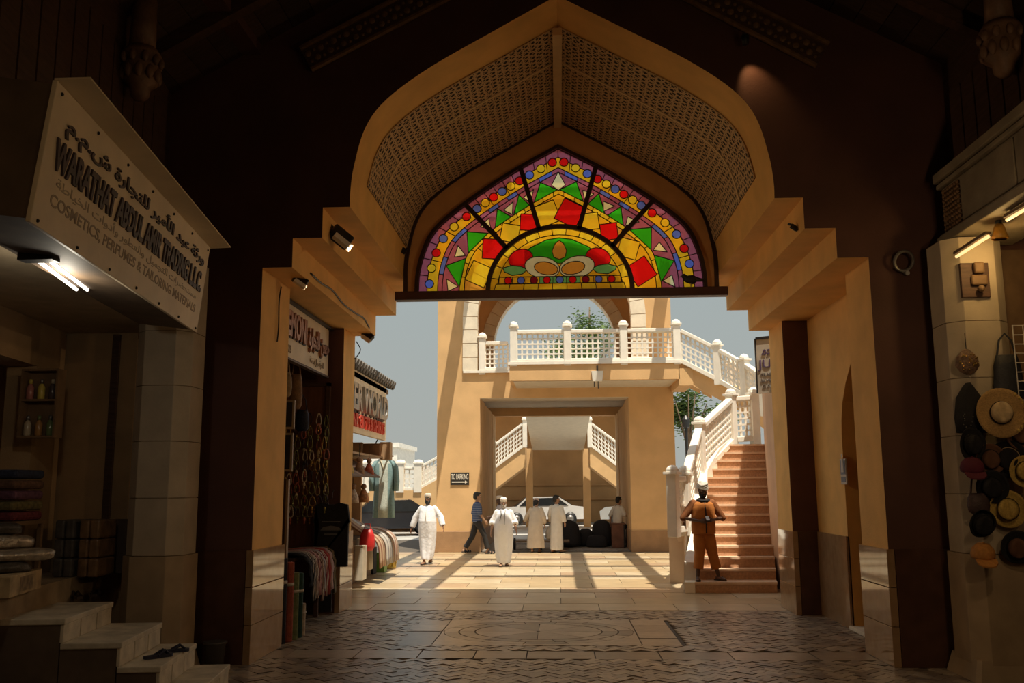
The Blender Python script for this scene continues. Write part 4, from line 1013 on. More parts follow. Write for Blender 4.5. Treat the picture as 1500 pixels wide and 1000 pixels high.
nm = ['rose', 'yellow', 'dark', 'cream', 'amber', 'green']
for k in range(6):
    q = x0+.07+(k % 3)*.115; zz = (zm if k < 3 else z0)+.02
    t = thing('bottle', '%s bottle on the %s board of the small wall shelf' % (nm[k], 'upper' if k < 3 else 'lower'), 'bottle', (q, 8.96, zz), group='bottles on the wall shelf')
    obj('body', MB().lathe([(.03, 0), (.036, .01), (.036, .12), (.02, .15), (.014, .16)], 12), bt[k], t, True, False)
    obj('cap', MB().lathe([(.018, .16), (.018, .2), (.01, .205)], 10), STEEL if k % 2 else bt[(k+1) % 6], t, True, False)
# folded textiles inside the opening, foil bags on a carton, wrapped bales
fc = [('maroon', (.16, .03, .04)), ('olive', (.16, .13, .05)), ('plum', (.14, .06, .10)), ('brown', (.15, .08, .05)), ('dark blue', (.03, .04, .08))]
for k, (n, c) in enumerate(fc):
    zz = onY(20, 748-k*17, 8.0).z; zz = 1.62+k*.10; xx = onY(8, 720, 8.8).x
    t = tag(obj('folded_textile', MB().obox((xx, 8.8, zz), (.5, .5, .085), Matrix.Rotation(R.uniform(-.06, .06), 3, 'Z')), mat('textile_'+n.replace(' ', '_'), c, .8, .4, 25, .3, 50), bevel=.03),
            'folded %s textile, %s of the stack in the left shop' % (n, ('lowest', 'second', 'middle', 'fourth', 'topmost')[k]), 'textile', 'folded textiles in the left shop')
cs_ = thing('display_stand', 'dark wooden stand under the folded textiles', 'stand', (onY(8, 760, 8.8).x, 8.8, 1.0)); xx = onY(8, 720, 8.8).x
obj('top', MB().box(xx-.3, xx+.28, 8.54, 9.06, 1.54, 1.575), WSH, cs_)
for q in (-.27, .25):
    for y in (8.58, 9.02): obj('leg', MB().box(xx+q-.02, xx+q+.02, y-.02, y+.02, 1.0, 1.54), WSH, cs_)
CARD = mat('printed_carton', (.48, .36, .20), .7, .3, 9)
ct = [onG(13, 878, 1.0), onG(70, 859, 1.0)]
d_ = (ct[1]-ct[0]).normalized(); pr_ = Vector((-d_.y, d_.x, 0)); cc = (ct[0]+ct[1])/2+pr_*.28-d_*.0; LW = (ct[1]-ct[0]).length*.80
bxs = thing('carton', 'low printed carton on the platform edge under the foil bags', 'box', (cc.x, cc.y, 1.0))
Mz = Matrix.Rotation(math.atan2(d_.y, d_.x), 3, 'Z')
obj('body', MB().obox((cc.x, cc.y, 1.085), (LW, .5, .17), Mz), CARD, bxs, bevel=.005); obj('label_print', MB().obox(cc+pr_*-.252+Vector((0, 0, .085)), (LW*.4, .004, .12), Mz), mat('print_dark', (.25, .18, .1), .7, .4, 20), bxs)
FOIL = mat('crinkled_foil', (.50, .43, .34), .28, .3, 12, .9, 18, metal=.55); FOILD = mat('dark_plastic_bag', (.07, .06, .05), .3, .4, 12, .9, 18)
def bag(x, y, z, dx, dy, h_, rz, m, label):
    rr = random.Random(int(x*1000+y*77)); n = 14; rings = []
    for (fz, fr) in ((0, .9), (.12, 1.0), (.4, 1.03), (.7, 1.0), (.92, .88), (1, .5)):
        rings.append([Vector((dx/2*fr*rr.uniform(.86, 1.08)*abs(math.cos(a))**.6*(1 if math.cos(a) > 0 else -1), dy/2*fr*rr.uniform(.86, 1.08)*abs(math.sin(a))**.6*(1 if math.sin(a) > 0 else -1), h_*fz+rr.uniform(-.016, .016))) for a in (2*PI*i/n for i in range(n))])
    M = Matrix.Translation((x, y, z)) @ Matrix.Rotation(rz, 4, 'Z')
    o = obj('goods_bag', MB().loft([[M@p for p in r_] for r_ in rings]), m, smooth=True)
    s = o.modifiers.new('sub', 'SUBSURF'); s.levels = 1; s.render_levels = 1
    return tag(o, label, 'bag', 'bags of goods on the left platform')
bag(cc.x-.05, cc.y, 1.172, LW*.8, .42, .09, .9, FOILD, 'dark bag lying flat on the printed carton, lowest of the pile')
bag(cc.x+.02, cc.y+.12, 1.262, LW*.95, .42, .10, .8, FOIL, 'crinkled foil bag in the middle of the pile on the carton')
bag(cc.x-.12, cc.y+.2, 1.362, LW*.7, .40, .12, .9, FOIL, 'puffed silver foil bag on top of the pile on the carton')
bag(cc.x-.16, cc.y+.22, 1.482, LW*.5, .34, .10, 1.0, FOILD, 'small dark bag crowning the pile on the carton')
for k, (u0, u1, c, lb) in enumerate(((82, 116, (.10, .09, .08), 'grey plastic wrapped bale on the platform, the left one of two'), (118, 152, (.20, .12, .06), 'brown wrapped carton bale on the platform beside the marble pier'))):
    a, b = onY(u0, 835, 9.3), onY(u1, 765, 9.3); t = thing('wrapped_bale', lb, 'bale', ((a.x+b.x)/2, 9.4, 1.0))
    BM_ = mat('bale_%d' % k, c, .35, .35, 9, .5, 14); n = 3
    w = (b.x-a.x)/2-.004
    for i in range(2):
        for j in range(3): obj('packet', MB().box(a.x+i*(w+.006), a.x+i*(w+.006)+w, 9.22, 9.6, 1.0+j*.19, 1.0+j*.19+.185), BM_, t, bevel=.02)
# sandals on the steps
def sandal(loc, rz, m, label, sole=None):
    t = thing('sandal', label, 'sandal', loc, rz, 'sandals left on the steps')
    pr = [(-.13, -.03), (-.08, -.04), (.02, -.035), (.1, -.05), (.13, -.02), (.13, .02), (.1, .045), (.02, .035), (-.08, .04), (-.13, .03)]
    obj('sole', MB().prism(pr, lambda a, b: (a, b, 0), lambda a, b: (a, b, .025)), sole or m, t, world=False, bevel=.006)
    obj('strap', MB().tube([(.09, 0, .025), (.05, -.02, .06), (-.02, -.04, .02)], .012, 6).tube([(.09, 0, .025), (.05, .02, .06), (-.02, .04, .02)], .012, 6), m, t, world=False)
p = onG(112, 876, .8); q = onG(140, 872, .8)
BRL = mat('brown_leather', (.05, .03, .02), .45, .2)
sandal((p.x, p.y, .802), 2.3, BRL, 'brown leather sandal on the top step, the left one'); sandal((q.x, q.y, .802), 1.9, BRL, 'brown leather sandal on the top step, the right one')
p = onG(232, 963, .4); q = onG(255, 955, .4); NV = mat('navy_strap', (.02, .022, .05), .6)
sandal((p.x, p.y, .402), .9, NV, 'navy sandal on the third step, the nearer one'); sandal((q.x, q.y, .402), .5, NV, 'navy sandal on the third step, the farther one')
# small bin against the wall
p = onG(325, 972); t = thing('waste_bin', 'small grey bin at the foot of the dark left pier', 'bin', (p.x, 9.95, 0))
obj('body', MB().lathe([(.09, 0), (.11, .25), (.12, .26), (.105, .25), (.085, .02)], 16), mat('grey_plastic', (.08, .075, .07), .5), t, True, False); obj('rim', MB().lathe([(.108, .245), (.125, .25), (.125, .27), (.108, .27)], 16), MT['grey_plastic'], t, True, False)

# ================================================================ STALL IN THE LEFT RECESS
sr = tag(obj('stall_room', MB().box(-5.75, -5.6, 11.25, 14.22, 0, Z2), DKWOOD), 'dark timber back wall of the stall in the left recess', 'wall')
s2x = -3.60
s2 = thing('shop_sign', 'cream shop sign with copper letters over their painted dark shadows inside the left recess', 'sign', (s2x, 12.6, 3.6))
obj('board', MB().box(s2x-.06, s2x, 11.1, 14.1, 3.6, 4.33), CREAMP, s2)
obj('rail', MB().box(s2x-.04, s2x+.06, 11.1, 14.18, 4.33, 4.36), BLACKM, s2); obj('lower_lip', MB().box(s2x-.06, s2x+.02, 11.1, 14.1, 3.57, 3.6), DKWOOD, s2)
COPP = mat('copper_letter', (.38, .17, .10), .4, .2, 8, metal=.4)
def l2(s, w, h_, yy, zz, m, dp=.02, bold=.0, sp=False): letters('lettering', s, w, h_, dp, m, s2, plane_frame((s2x+.012, yy, zz), (0, 1, 0), (0, 0, 1)), bold, sp)
l2('HASEMONI', 1.5, .36, 11.98, 4.06, COPP, .03, .012, True); l2(ar('حسن للتجارة'), 1.15, .36, 13.42, 4.0, COPP, .03, .012, True)
l2('HASEMONI', 1.5, .37, 12.0, 4.05, LETB, .006, .03); l2(ar('حسن للتجارة'), 1.15, .37, 13.44, 3.99, LETB, .006, .03)  # dark offset copies stand in for the shadows of the copper letters
l2('GIFTS & ARTS', .62, .11, 11.75, 3.72, FADE, .004); l2(ar('الحرف والفضة'), .75, .12, 13.4, 3.71, FADE, .004)
# display board with hanging jewellery on the rear pier
jb = thing('display_board', 'brown display board hung with bead jewellery in the left stall', 'board', (-4.0, 14.15, 1.3))
obj('panel', MB().box(-4.75, -3.62, 14.14, 14.19, .9, 3.45), mat('reddish_wood_panel', (.17, .07, .035), .5, .2, 5, stretch=(6, 1, 1)), jb)
obj('frame', MB().box(-3.62, -3.56, 14.1, 14.19, .9, 3.5).box(-4.75, -3.56, 14.1, 14.19, 3.45, 3.5), DKWOOD, jb)
bm_ = [mat('bead_%s' % n, c, .25, .2, metal=me_) for n, c, me_ in (('gold', (.55, .36, .10), .8), ('brass green', (.30, .30, .10), .6), ('coral', (.45, .12, .07), 0), ('ivory', (.6, .52, .38), 0), ('dark', (.05, .04, .05), .2))]
bn = ['gold', 'brass green', 'coral', 'ivory', 'dark']; bd = 0
for i in range(9):
    for j in range(7):
        u = 414+j*10.5+R.uniform(-2, 2); v = 606+i*17+R.uniform(-3, 3)
        p = onY(u, v, 14.08-.07*((i+2*j) % 4)); k = R.randrange(5); bd += 1
        if p.x < -4.4: continue
        t = thing('bead_necklace', '%s bead necklace hanging on the brown display board' % bn[k], 'necklace', (p.x, p.y, p.z-.2), group='necklaces on the display board, '+bn[k])
        rr = R.uniform(.022, .036); hh = R.uniform(.07, .10); sd_ = MB()
        sd_.tube([(rr*math.sin(a)*(1.25-.5*math.cos(a)), .006*math.sin(3*a), .12+hh*math.cos(a)) for a in (2*PI*q/40 for q in range(40))], [.013 if q % 2 else .005 for q in range(40)], 6, True)
        obj('strand', sd_, bm_[k], t, True, False)
        obj('pendant', MB().ball((0, -.01, .12-hh-.035), (.022, .014, .034), 6).ball((0, -.01, .12-hh-.085), (.012, .01, .02), 5), bm_[(k+1+bd) % 5], t, True, False)
# framed picture, brown door leaf, hanging bags
def pic(u0, v0, u1, v1, y, label, c):
    a, b = onY(u0, v0, y), onY(u1, v1, y); t = thing('framed_picture', label, 'picture', ((a.x+b.x)/2, y, b.z))
    obj('picture', MB().box(a.x+.02, b.x-.02, y, y+.02, b.z+.02, a.z-.02), mat('picture_'+str(int(u0)), c, .3, .5, 12), t)
    f_ = MB()
    for q in ((a.x, b.x, a.z-.03, a.z), (a.x, b.x, b.z, b.z+.03)): f_.box(q[0], q[1], y-.02, y+.02, q[2], q[3])
    for q in ((a.x, a.x+.03), (b.x-.03, b.x)): f_.box(q[0], q[1], y-.02, y+.02, b.z+.03, a.z-.03)
    obj('frame', f_, mat('cream_frame', (.35, .28, .2), .5), t)
pic(404, 586, 431, 628, 12.6, 'dark framed picture hanging in the left stall under the sign', (.02, .025, .045))
pic(404, 634, 428, 690, 12.7, 'dark brown framed print below the dark framed picture', (.05, .02, .015))
a, b = onY(398, 702, 12.15), onY(417, 796, 12.15)
t = thing('cabinet_door', 'dark brown panelled cabinet leaf standing just inside the left recess', 'cabinet', ((a.x+b.x)/2, 12.17, 0))
obj('panel', MB().box(a.x-.3, b.x, 12.15, 12.19, 0, a.z), mat('dark_cabinet', (.07, .025, .018), .4, .2, 4), t); obj('edge', MB().box(b.x, b.x+.03, 12.13, 12.21, 0, a.z), mat('pale_edge', (.3, .2, .12), .5), t)
def hbag(u, v, y, w, h_, c, label, cat='bag'):
    p = onY(u, v, y); t = thing('hanging_bag', label, cat, (p.x, y, p.z-h_))
    m = mat('hb_%d_%d' % (u, v), c, .6, .3, 15, .3)
    obj('pouch', MB().loft([[Vector((w/2*f*math.cos(a_), .06*f*math.sin(a_), h_*z_)) for a_ in (2*PI*i/14 for i in range(14))] for z_, f in ((0, .6), (.1, .9), (.4, 1), (.8, .9), (1, .7))]), m, t, True, False)
    obj('strap', MB().tube([(-w*.3, 0, h_), (-w*.2, 0, h_+.15), (0, 0, h_+.22), (w*.2, 0, h_+.15), (w*.3, 0, h_)], .01, 6), m, t, world=False)
hbag(443, 600, 13.6, .22, .32, (.015, .02, .05), 'dark blue shoulder bag hanging at the top of the necklaces')
hbag(418, 545, 12.3, .2, .34, (.30, .22, .12), 'beige tasselled bag hanging under the left recess sign')
hbag(434, 548, 12.9, .2, .5, (.28, .16, .08), 'long brown bag hanging under the left recess sign')
# black t-shirt with a print
a, b = onY(460, 735, 13.9), onY(512, 800, 13.9)
ts = thing('t_shirt', 'black printed t-shirt hanging against the left rear pier', 't-shirt', ((a.x+b.x)/2, 13.9, b.z-.55))
cx_ = (a.x+b.x)/2; W_ = (b.x-a.x)/2; zt = a.z
out = [(-.11, -.01), (-.24, -.04), (-W_, -.30), (-W_+.10, -.36), (-.26, -.24), (-.25, -.95), (.25, -.95), (.26, -.24), (W_-.10, -.36), (W_, -.30), (.24, -.04), (.11, -.01), (.05, -.035), (-.05, -.035)]
obj('shirt', MB().prism(out, lambda p, q: (cx_+p, 13.86, zt+q), lambda p, q: (cx_+p, 13.94, zt+q)), BLACKC, ts, bevel=.02)
obj('print', MB().prism([(-.16, -.42), (.16, -.42), (.12, -.37), (0, -.35), (-.12, -.37)], lambda p, q: (cx_+p, 13.852, zt+q), lambda p, q: (cx_+p, 13.858, zt+q)).box(cx_-.14, cx_+.14, 13.852, 13.858, zt-.30, zt-.285).box(cx_-.10, cx_+.10, 13.852, 13.858, zt-.49, zt-.465), mat('grey_print', (.16, .16, .16), .7), ts)
obj('hanger', MB().tube([(cx_-.2, 13.9, zt-.03), (cx_, 13.9, zt+.06), (cx_, 13.9, zt+.14), (cx_+.02, 13.9, zt+.17)], .006, 6), BLACKM, ts)
tag(obj('black_curtain', MB().box(cx_-.22, -3.42, 13.96, 14.0, .05, zt-.2), BLACKC), 'black cloth hanging behind the printed t-shirt', 'cloth')
# low rack of draped shawls
sk = thing('shawl_rack', 'low timber stand carrying the draped striped shawls', 'stand', (-3.75, 12.9, 0))
obj('top', MB().box(-4.2, -3.52, 12.3, 13.82, .92, .955), DKWOOD, sk)
for x in (-4.15, -3.6):
    for y in (12.35, 13.77): obj('leg', MB().box(x-.03, x+.03, y-.03, y+.03, 0, .92), DKWOOD, sk)
sc_ = [('black', [(.02, .02, .025), (.03, .03, .035)]), ('charcoal striped', [(.03, .03, .035), (.4, .36, .3), (.03, .03, .03)]), ('cream striped', [(.5, .43, .34), (.12, .06, .05), (.5, .43, .34), (.25, .1, .08)]), ('rose striped', [(.42, .2, .17), (.15, .05, .06), (.45, .3, .25)]),
       ('brown striped', [(.16, .08, .05), (.42, .33, .25), (.12, .05, .04)]), ('grey striped', [(.3, .28, .27), (.1, .08, .08), (.42, .38, .34)]), ('maroon striped', [(.22, .03, .04), (.4, .3, .22)]), ('red', [(.35, .05, .035), (.28, .04, .03)]), ('pale pink', [(.5, .35, .32), (.44, .3, .28)]), ('dark olive', [(.07, .06, .03), (.25, .2, .12)])]
for k, (n, cl) in enumerate(sc_):
    y0 = 12.36+k*.145; y1 = y0+.14; drop = .38+R.uniform(-.1, .1)+(.25 if k == 0 else 0)
    pr = [(-4.15, .965), (-3.75, .985), (-3.52, .985), (-3.42, .95), (-3.36, .86), (-3.34, .70), (-3.335, drop)]
    sp_ = cr_spline([Vector((a_, 0, b_)) for a_, b_ in pr], 3); n_ = len(sp_); vs = []
    for i, p in enumerate(sp_):
        wv_ = .012*math.sin(i*1.7+k)
        vs += [(p.x+wv_+k*.002, y0+wv_, p.z+.004*k), (p.x-wv_+k*.002, (y0+y1)/2, p.z+.012), (p.x+wv_+k*.002, y1-wv_, p.z+.004*k)]
    o = obj('shawl', MB().add(vs, [(3*i+j, 3*i+j+1, 3*i+j+4, 3*i+j+3) for i in range(n_-1) for j in range(2)]), stripes('cloth_'+n.replace(' ', '_'), cl, 1, 14), smooth=True)
    s = o.modifiers.new('thick', 'SOLIDIFY'); s.thickness = .022; s.offset = 1
    tag(o, '%s shawl draped over the low rack in the left recess' % n, 'shawl', 'shawls on the low rack')
# upright rolls of cloth by the front pier
for k, (u, y, c, hh, lb) in enumerate(((411, 11.45, (.012, .012, .018), 1.02, 'black cloth roll with pale motifs standing by the left front pier'), (421, 11.62, (.30, .07, .04), .96, 'rust red cloth roll standing by the left front pier'), (429, 11.78, (.16, .2, .09), .82, 'sage green cloth roll standing by the left front pier'), (436, 11.95, (.02, .06, .05), .80, 'dark green cloth roll standing by the left front pier'), (441, 12.12, (.45, .38, .3), .40, 'short cream cloth roll standing by the left front pier'))):
    x = min(-3.36, ray(u, 880).x/ray(u, 880).y*y); t = thing('cloth_roll', lb, 'cloth roll', (x, y, 0), group='cloth rolls by the front pier')
    m = mat('roll_%d' % k, c, .85, .3, 18, .3)
    obj('roll', MB().loft([[Vector((.07*math.cos(a_)*(1+.1*math.sin(3*a_+k)), .06*math.sin(a_), z_)) for a_ in (2*PI*i/16 for i in range(16))] for z_ in (0, hh*.5, hh)]), m, t, False, False, bevel=.01)
    obj('wrap', MB().lathe([(.074, hh*.7), (.078, hh*.72), (.074, hh*.74)], 14), mat('pale_band', (.5, .45, .38), .7), t, True, False)

# ================================================================ SHOP BEYOND THE GATE ON THE LEFT
s3x = -3.92
fb = thing('corner_shop', 'open-fronted shop beyond the gate on the left under a tiled eave', 'shop', (-5, 18, 0))
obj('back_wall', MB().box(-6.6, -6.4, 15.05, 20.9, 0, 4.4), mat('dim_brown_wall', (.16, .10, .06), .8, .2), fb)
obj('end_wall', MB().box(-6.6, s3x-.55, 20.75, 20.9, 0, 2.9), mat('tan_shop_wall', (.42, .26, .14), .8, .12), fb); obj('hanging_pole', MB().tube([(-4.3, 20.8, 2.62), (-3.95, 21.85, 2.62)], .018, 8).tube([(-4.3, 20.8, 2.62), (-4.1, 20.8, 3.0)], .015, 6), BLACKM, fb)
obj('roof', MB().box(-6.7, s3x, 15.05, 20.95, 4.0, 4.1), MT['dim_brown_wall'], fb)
for k in range(24):
    y = 15.2+k*.245
    obj('eave_tile', MB().tube([(s3x-.5, y, 4.42), (s3x+.16, y, 4.18)], .10, 8), mat('grey_clay_tile', (.12, .11, .10), .8, .25), fb)
s3 = thing('shop_sign', 'cream fascia sign with grey box letters over red letters beyond the gate', 'sign', (s3x, 18, 2.95))
obj('board', MB().box(s3x-.08, s3x, 15.3, 20.7, 2.93, 4.14), CREAMP, s3)
SILV = mat('silver_box_letter', (.42, .42, .42), .3, .1, metal=.7); REDL = mat('red_letter', (.62, .06, .035), .5, .1)
def l3(s, w, h_, yy, zz, m, dp, bold, sp=False): letters('lettering', s, w, h_, dp, m, s3, plane_frame((s3x+dp, yy, zz), (0, 1, 0), (0, 0, 1)), bold, sp)
l3('SILVER WORLD', 4.7, .52, 18.1, 3.60, SILV, .05, .008, True); l3('SILVER WORLD', 4.74, .55, 18.14, 3.58, LETB, .012, .02); l3('EXCLUSIVE GIFTS & SHIRTS', 4.6, .26, 18.1, 3.17, REDL, .02, .008, True)  # the dark offset copy imitates the shadow behind the box letters
# blue dress on a hanger
def dress(u0, v0, u1, v1, y, cmid, cside, label):
    a, b = onY(u0, v0, y), onY(u1, v1, y); cx = (a.x+b.x)/2; w = (b.x-a.x)/2; h_ = a.z-b.z
    t = thing('dress', label, 'dress', (cx, y, b.z)); n = 28
    def ringd(f, wz, th):
        return [Vector((cx+w*wz*math.cos(q)*(1+.03*math.sin(5*q)), y+th*math.sin(q)+.02*math.cos(6*q)*(1-f), b.z+h_*f)) for q in (2*PI*i/n for i in range(n))]
    o = obj('gown', MB().loft([ringd(f, wz, th) for f, wz, th in ((0, .80, .12), (.2, .78, .12), (.5, .72, .11), (.75, .70, .10), (.92, .72, .09), (.98, .5, .06), (1, .3, .04))]), [cside, cmid], t, True)
    for p in o.data.polygons:
        if abs(p.center.x-cx) < w*.34 and p.normal.y < 0: p.material_index = 1
    for s_ in (-1, 1): obj('sleeve', MB().loft([[Vector((cx+s_*(w*xx)+.5*r_*math.cos(q), y+r_*.7*math.sin(q), b.z+h_*f)) for q in (2*PI*i/12 for i in range(12))] for xx, f, r_ in ((.55, .97, .10), (.82, .86, .13), (.92, .62, .14), (.88, .45, .12))]), cside, t, True)
    obj('neck_band', MB().tube([(cx-.09, y-.07, a.z), (cx, y-.12, a.z-.22), (cx+.09, y-.07, a.z)], .015, 6), mat('pale_trim', (.6, .52, .38), .7), t)
    obj('hanger', MB().tube([(cx-w*.5, y, a.z-.03), (cx, y, a.z+.05), (cx, y, a.z+.15)], .008, 6), BLACKM, t)
dress(543, 672, 582, 758, 21.7, mat('pale_aqua_cloth', (.50, .56, .52), .85, .12, 30, .3), mat('teal_cloth', (.20, .32, .34), .85, .12, 30, .3), 'pale blue embroidered dress hanging outside the shop beyond the gate')
def carton(u0, v0, u1, v1, y, dp, label, m, lid=True, group=None):
    a, b = onY(u0, v0, y), onY(u1, v1, y); z0 = max(0, b.z) if b.z > .12 else 0.0
    t = thing('carton', label, 'box', ((a.x+b.x)/2, y, z0), group=group)
    obj('body', MB().box(a.x, b.x, y, y+dp, z0, a.z), m, t, bevel=.008)
    if lid: obj('flap', MB().box(a.x-.01, b.x+.01, y-.01, y+dp*.5, a.z, a.z+.012), m, t)
BRC = mat('brown_cardboard', (.30, .16, .08), .75, .15, 6)
sh2 = thing('shop_shelf', 'sloping display flap and upper shelf of the shop beyond the gate', 'shelf', (-4.3, 17.5, 0))
a, b = onY(520, 672, 17.0), onY(549, 683, 17.0)
obj('upper_shelf', MB().box(-4.9, -3.9, 15.6, 20.5, 2.52, 2.56), WSH, sh2); obj('flap', MB().add([(-4.2, 15.7, 2.45), (-4.2, 18.6, 2.45), (-3.62, 18.6, 2.1), (-3.62, 15.7, 2.1), (-4.2, 15.7, 2.42), (-4.2, 18.6, 2.42), (-3.62, 18.6, 2.07), (-3.62, 15.7, 2.07)], BF), DKWOOD, sh2)
obj('counter', MB().box(-4.9, -4.12, 15.4, 20.3, .0, .85), WSH, sh2)
for y in (15.6, 20.4): obj('leg', MB().box(-4.9, -4.84, y, y+.06, 0, 2.52), WSH, sh2)
a = onY(531, 650, 20.3); b = onY(572, 672, 20.3)
carton(531, 650, 556, 671, 20.2, .35, 'dark brown cardboard box on the shelf above the blue dress', BRC); carton(557, 648, 571, 673, 20.3, .3, 'tan upright box beside the brown box on the shelf', mat('tan_card', (.42, .27, .15), .7))
for k in range(6):
    y = 15.9+k*.45; z = 2.5 if k % 2 else 2.0
    t = thing('string_doll', 'cloth doll hanging in a row from the shelf of the shop beyond the gate', 'doll', (-3.76, y, z-.4), group='dolls hanging from the shop shelf')
    c = [(.4, .1, .05), (.5, .36, .12), (.55, .45, .35), (.3, .18, .1), (.45, .2, .08)][k % 5]; m = mat('doll_%d' % (k % 5), c, .8, .4, 20)
    obj('body', MB().loft([[Vector((r_*math.cos(q), r_*math.sin(q), z_)) for q in (2*PI*i/10 for i in range(10))] for z_, r_ in ((0, .11), (.1, .10), (.22, .05), (.25, .035))]), m, t, True, False)
    obj('head', MB().ball((0, 0, .3), .055, 8), mat('doll_head', (.35, .2, .12), .8), t, True, False); obj('cord', MB().tube([(0, 0, .35), (0, 0, .6)], .006, 5), BLACKM, t, world=False)
for k, (n, cl) in enumerate((('tan striped', [(.45, .33, .22), (.25, .12, .08)]), ('grey striped', [(.42, .40, .38), (.2, .18, .18), (.5, .47, .42)]), ('cream striped', [(.55, .48, .4), (.35, .2, .15)]))):
    y0 = 18.4+k*.75
    pr = [(-4.5, .1, 1.35-.1*k), (-4.2, 0, 1.15-.08*k), (-3.95, 0, .98), (-3.72, 0, .88), (-3.6, 0, .7), (-3.57, 0, .3)]
    sp_ = cr_spline([Vector(q) for q in pr], 3); vs = []
    for i, p in enumerate(sp_): vs += [(p.x, y0, p.z), (p.x+.01, y0+.3, p.z+.03), (p.x, y0+.6, p.z)]
    o = obj('shawl', MB().add(vs, [(3*i+j, 3*i+j+1, 3*i+j+4, 3*i+j+3) for i in range(len(sp_)-1) for j in range(2)]), stripes('outdoor_cloth_%d' % k, cl, 1, 5), smooth=True)
    s = o.modifiers.new('thick', 'SOLIDIFY'); s.thickness = .03; s.offset = 1
    tag(o, '%s shawl draped over the outdoor counter beyond the gate' % n, 'shawl', 'shawls on the outdoor counter')
p = onY(549, 793, 19.4)
t = thing('shopping_bag', 'bright red plastic bag hanging on the outdoor counter', 'bag', (-3.76, 18.12, .66)); RDP = mat('red_plastic', (.62, .03, .03), .4, .15)
obj('pouch', MB().loft([[Vector((.15*f*math.cos(q)*(1+.07*math.sin(4*q+z_*9)), .08*f*math.sin(q), z_)) for q in (2*PI*i/14 for i in range(14))] for z_, f in ((0, .7), (.1, 1), (.3, .9), (.42, .6))]), RDP, t, True, False)
obj('handle', MB().tube([(-.06, 0, .4), (-.05, 0, .52), (.05, 0, .52), (.06, 0, .4)], .01, 6), RDP, t, world=False)
a = onG(523, 862); t = thing('leaning_board', 'brown timber board leaning against the left rear pier outside', 'board', (-3.66, 15.75, 0))
obj('board', MB().add([(-3.62, 15.3, 0), (-3.62, 16.1, 0), (-3.84, 16.1, 1.35), (-3.84, 15.3, 1.35), (-3.66, 15.3, 0), (-3.66, 16.1, 0), (-3.88, 16.1, 1.35), (-3.88, 15.3, 1.35)], BF), mat('brown_board', (.2, .1, .05), .6, .2), t); obj('batten', MB().box(-3.72, -3.60, 15.3, 16.1, .3, .34), DKWOOD, t)
WHC = mat('white_carton', (.52, .46, .36), .7, .1)
for k, (u0, v0, u1, v1, y, lb, m) in enumerate(((527, 778, 541, 835, 18.6, 'tall cream carton standing by the outdoor counter', WHC), (520, 800, 531, 850, 17.6, 'worn cream carton nearest the left rear pier outside', WHC), (541, 802, 547, 834, 20.4, 'narrow black carton among the outdoor boxes', BLACKC), (547, 810, 563, 832, 20.9, 'green crate on the ground under the striped shawls', mat('green_plastic', (.13, .26, .05), .5, .15)))):
    carton(u0, v0, u1, v1, y, .35, lb, m)
a = onG(570, 832); bk_ = thing('basket', 'yellow plastic basket on the ground at the shop corner', 'basket', (a.x, a.y, 0)); YB_ = mat('yellow_plastic', (.55, .38, .06), .5, .1)
for i in range(10):
    q = 2*PI*i/10; obj('slat', MB().bar((.15*math.cos(q), .15*math.sin(q), .02), (.19*math.cos(q), .19*math.sin(q), .36), .06, .012, up=(math.cos(q), math.sin(q), 0)), YB_, bk_, world=False)
for z_, r_ in ((.03, .155), (.2, .175), (.37, .195)): obj('hoop', MB().tube([(r_*math.cos(q), r_*math.sin(q), z_) for q in (2*PI*i/20 for i in range(20))], .014, 6, True), YB_, bk_, world=False)
obj('base', MB().lathe([(.15, 0), (.15, .03)], 16), YB_, bk_, world=False)

# ================================================================ RIGHT STALL: hats on the marble pier
pier8('marble_pier', 'marble clad pier on the right hung with hats', 4.32, 9.72, .62, 4.4, [1.2, 1.78, 2.36, 2.94, 3.52])
HY = 9.36
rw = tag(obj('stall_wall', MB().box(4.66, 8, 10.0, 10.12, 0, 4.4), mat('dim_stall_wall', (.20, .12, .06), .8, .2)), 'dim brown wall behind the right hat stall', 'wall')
obj('counter', MB().box(4.75, 7, 9.6, 10.0, 0, 1.0), DKWOOD, rw)
STRAW = mat('tan_straw', (.42, .26, .10), .8, .2, 60, .4, 120); STRAWL = mat('pale_felt', (.56, .42, .24), .8, .12, 20, .2, 60); YSTR = mat('yellow_straw', (.55, .38, .10), .8, .2, 60, .4, 120)
BLKF = mat('black_felt', (.015, .014, .016), .9, .2, 30, .2); MARF = mat('maroon_felt', (.10, .012, .03), .85, .2); ORGC = mat('orange_cap_cloth', (.50, .22, .05), .8, .15, 30, .2); BRNF = mat('brown_felt', (.15, .07, .04), .85, .2)
FACE = Matrix.Rotation(PI/2, 4, 'X')
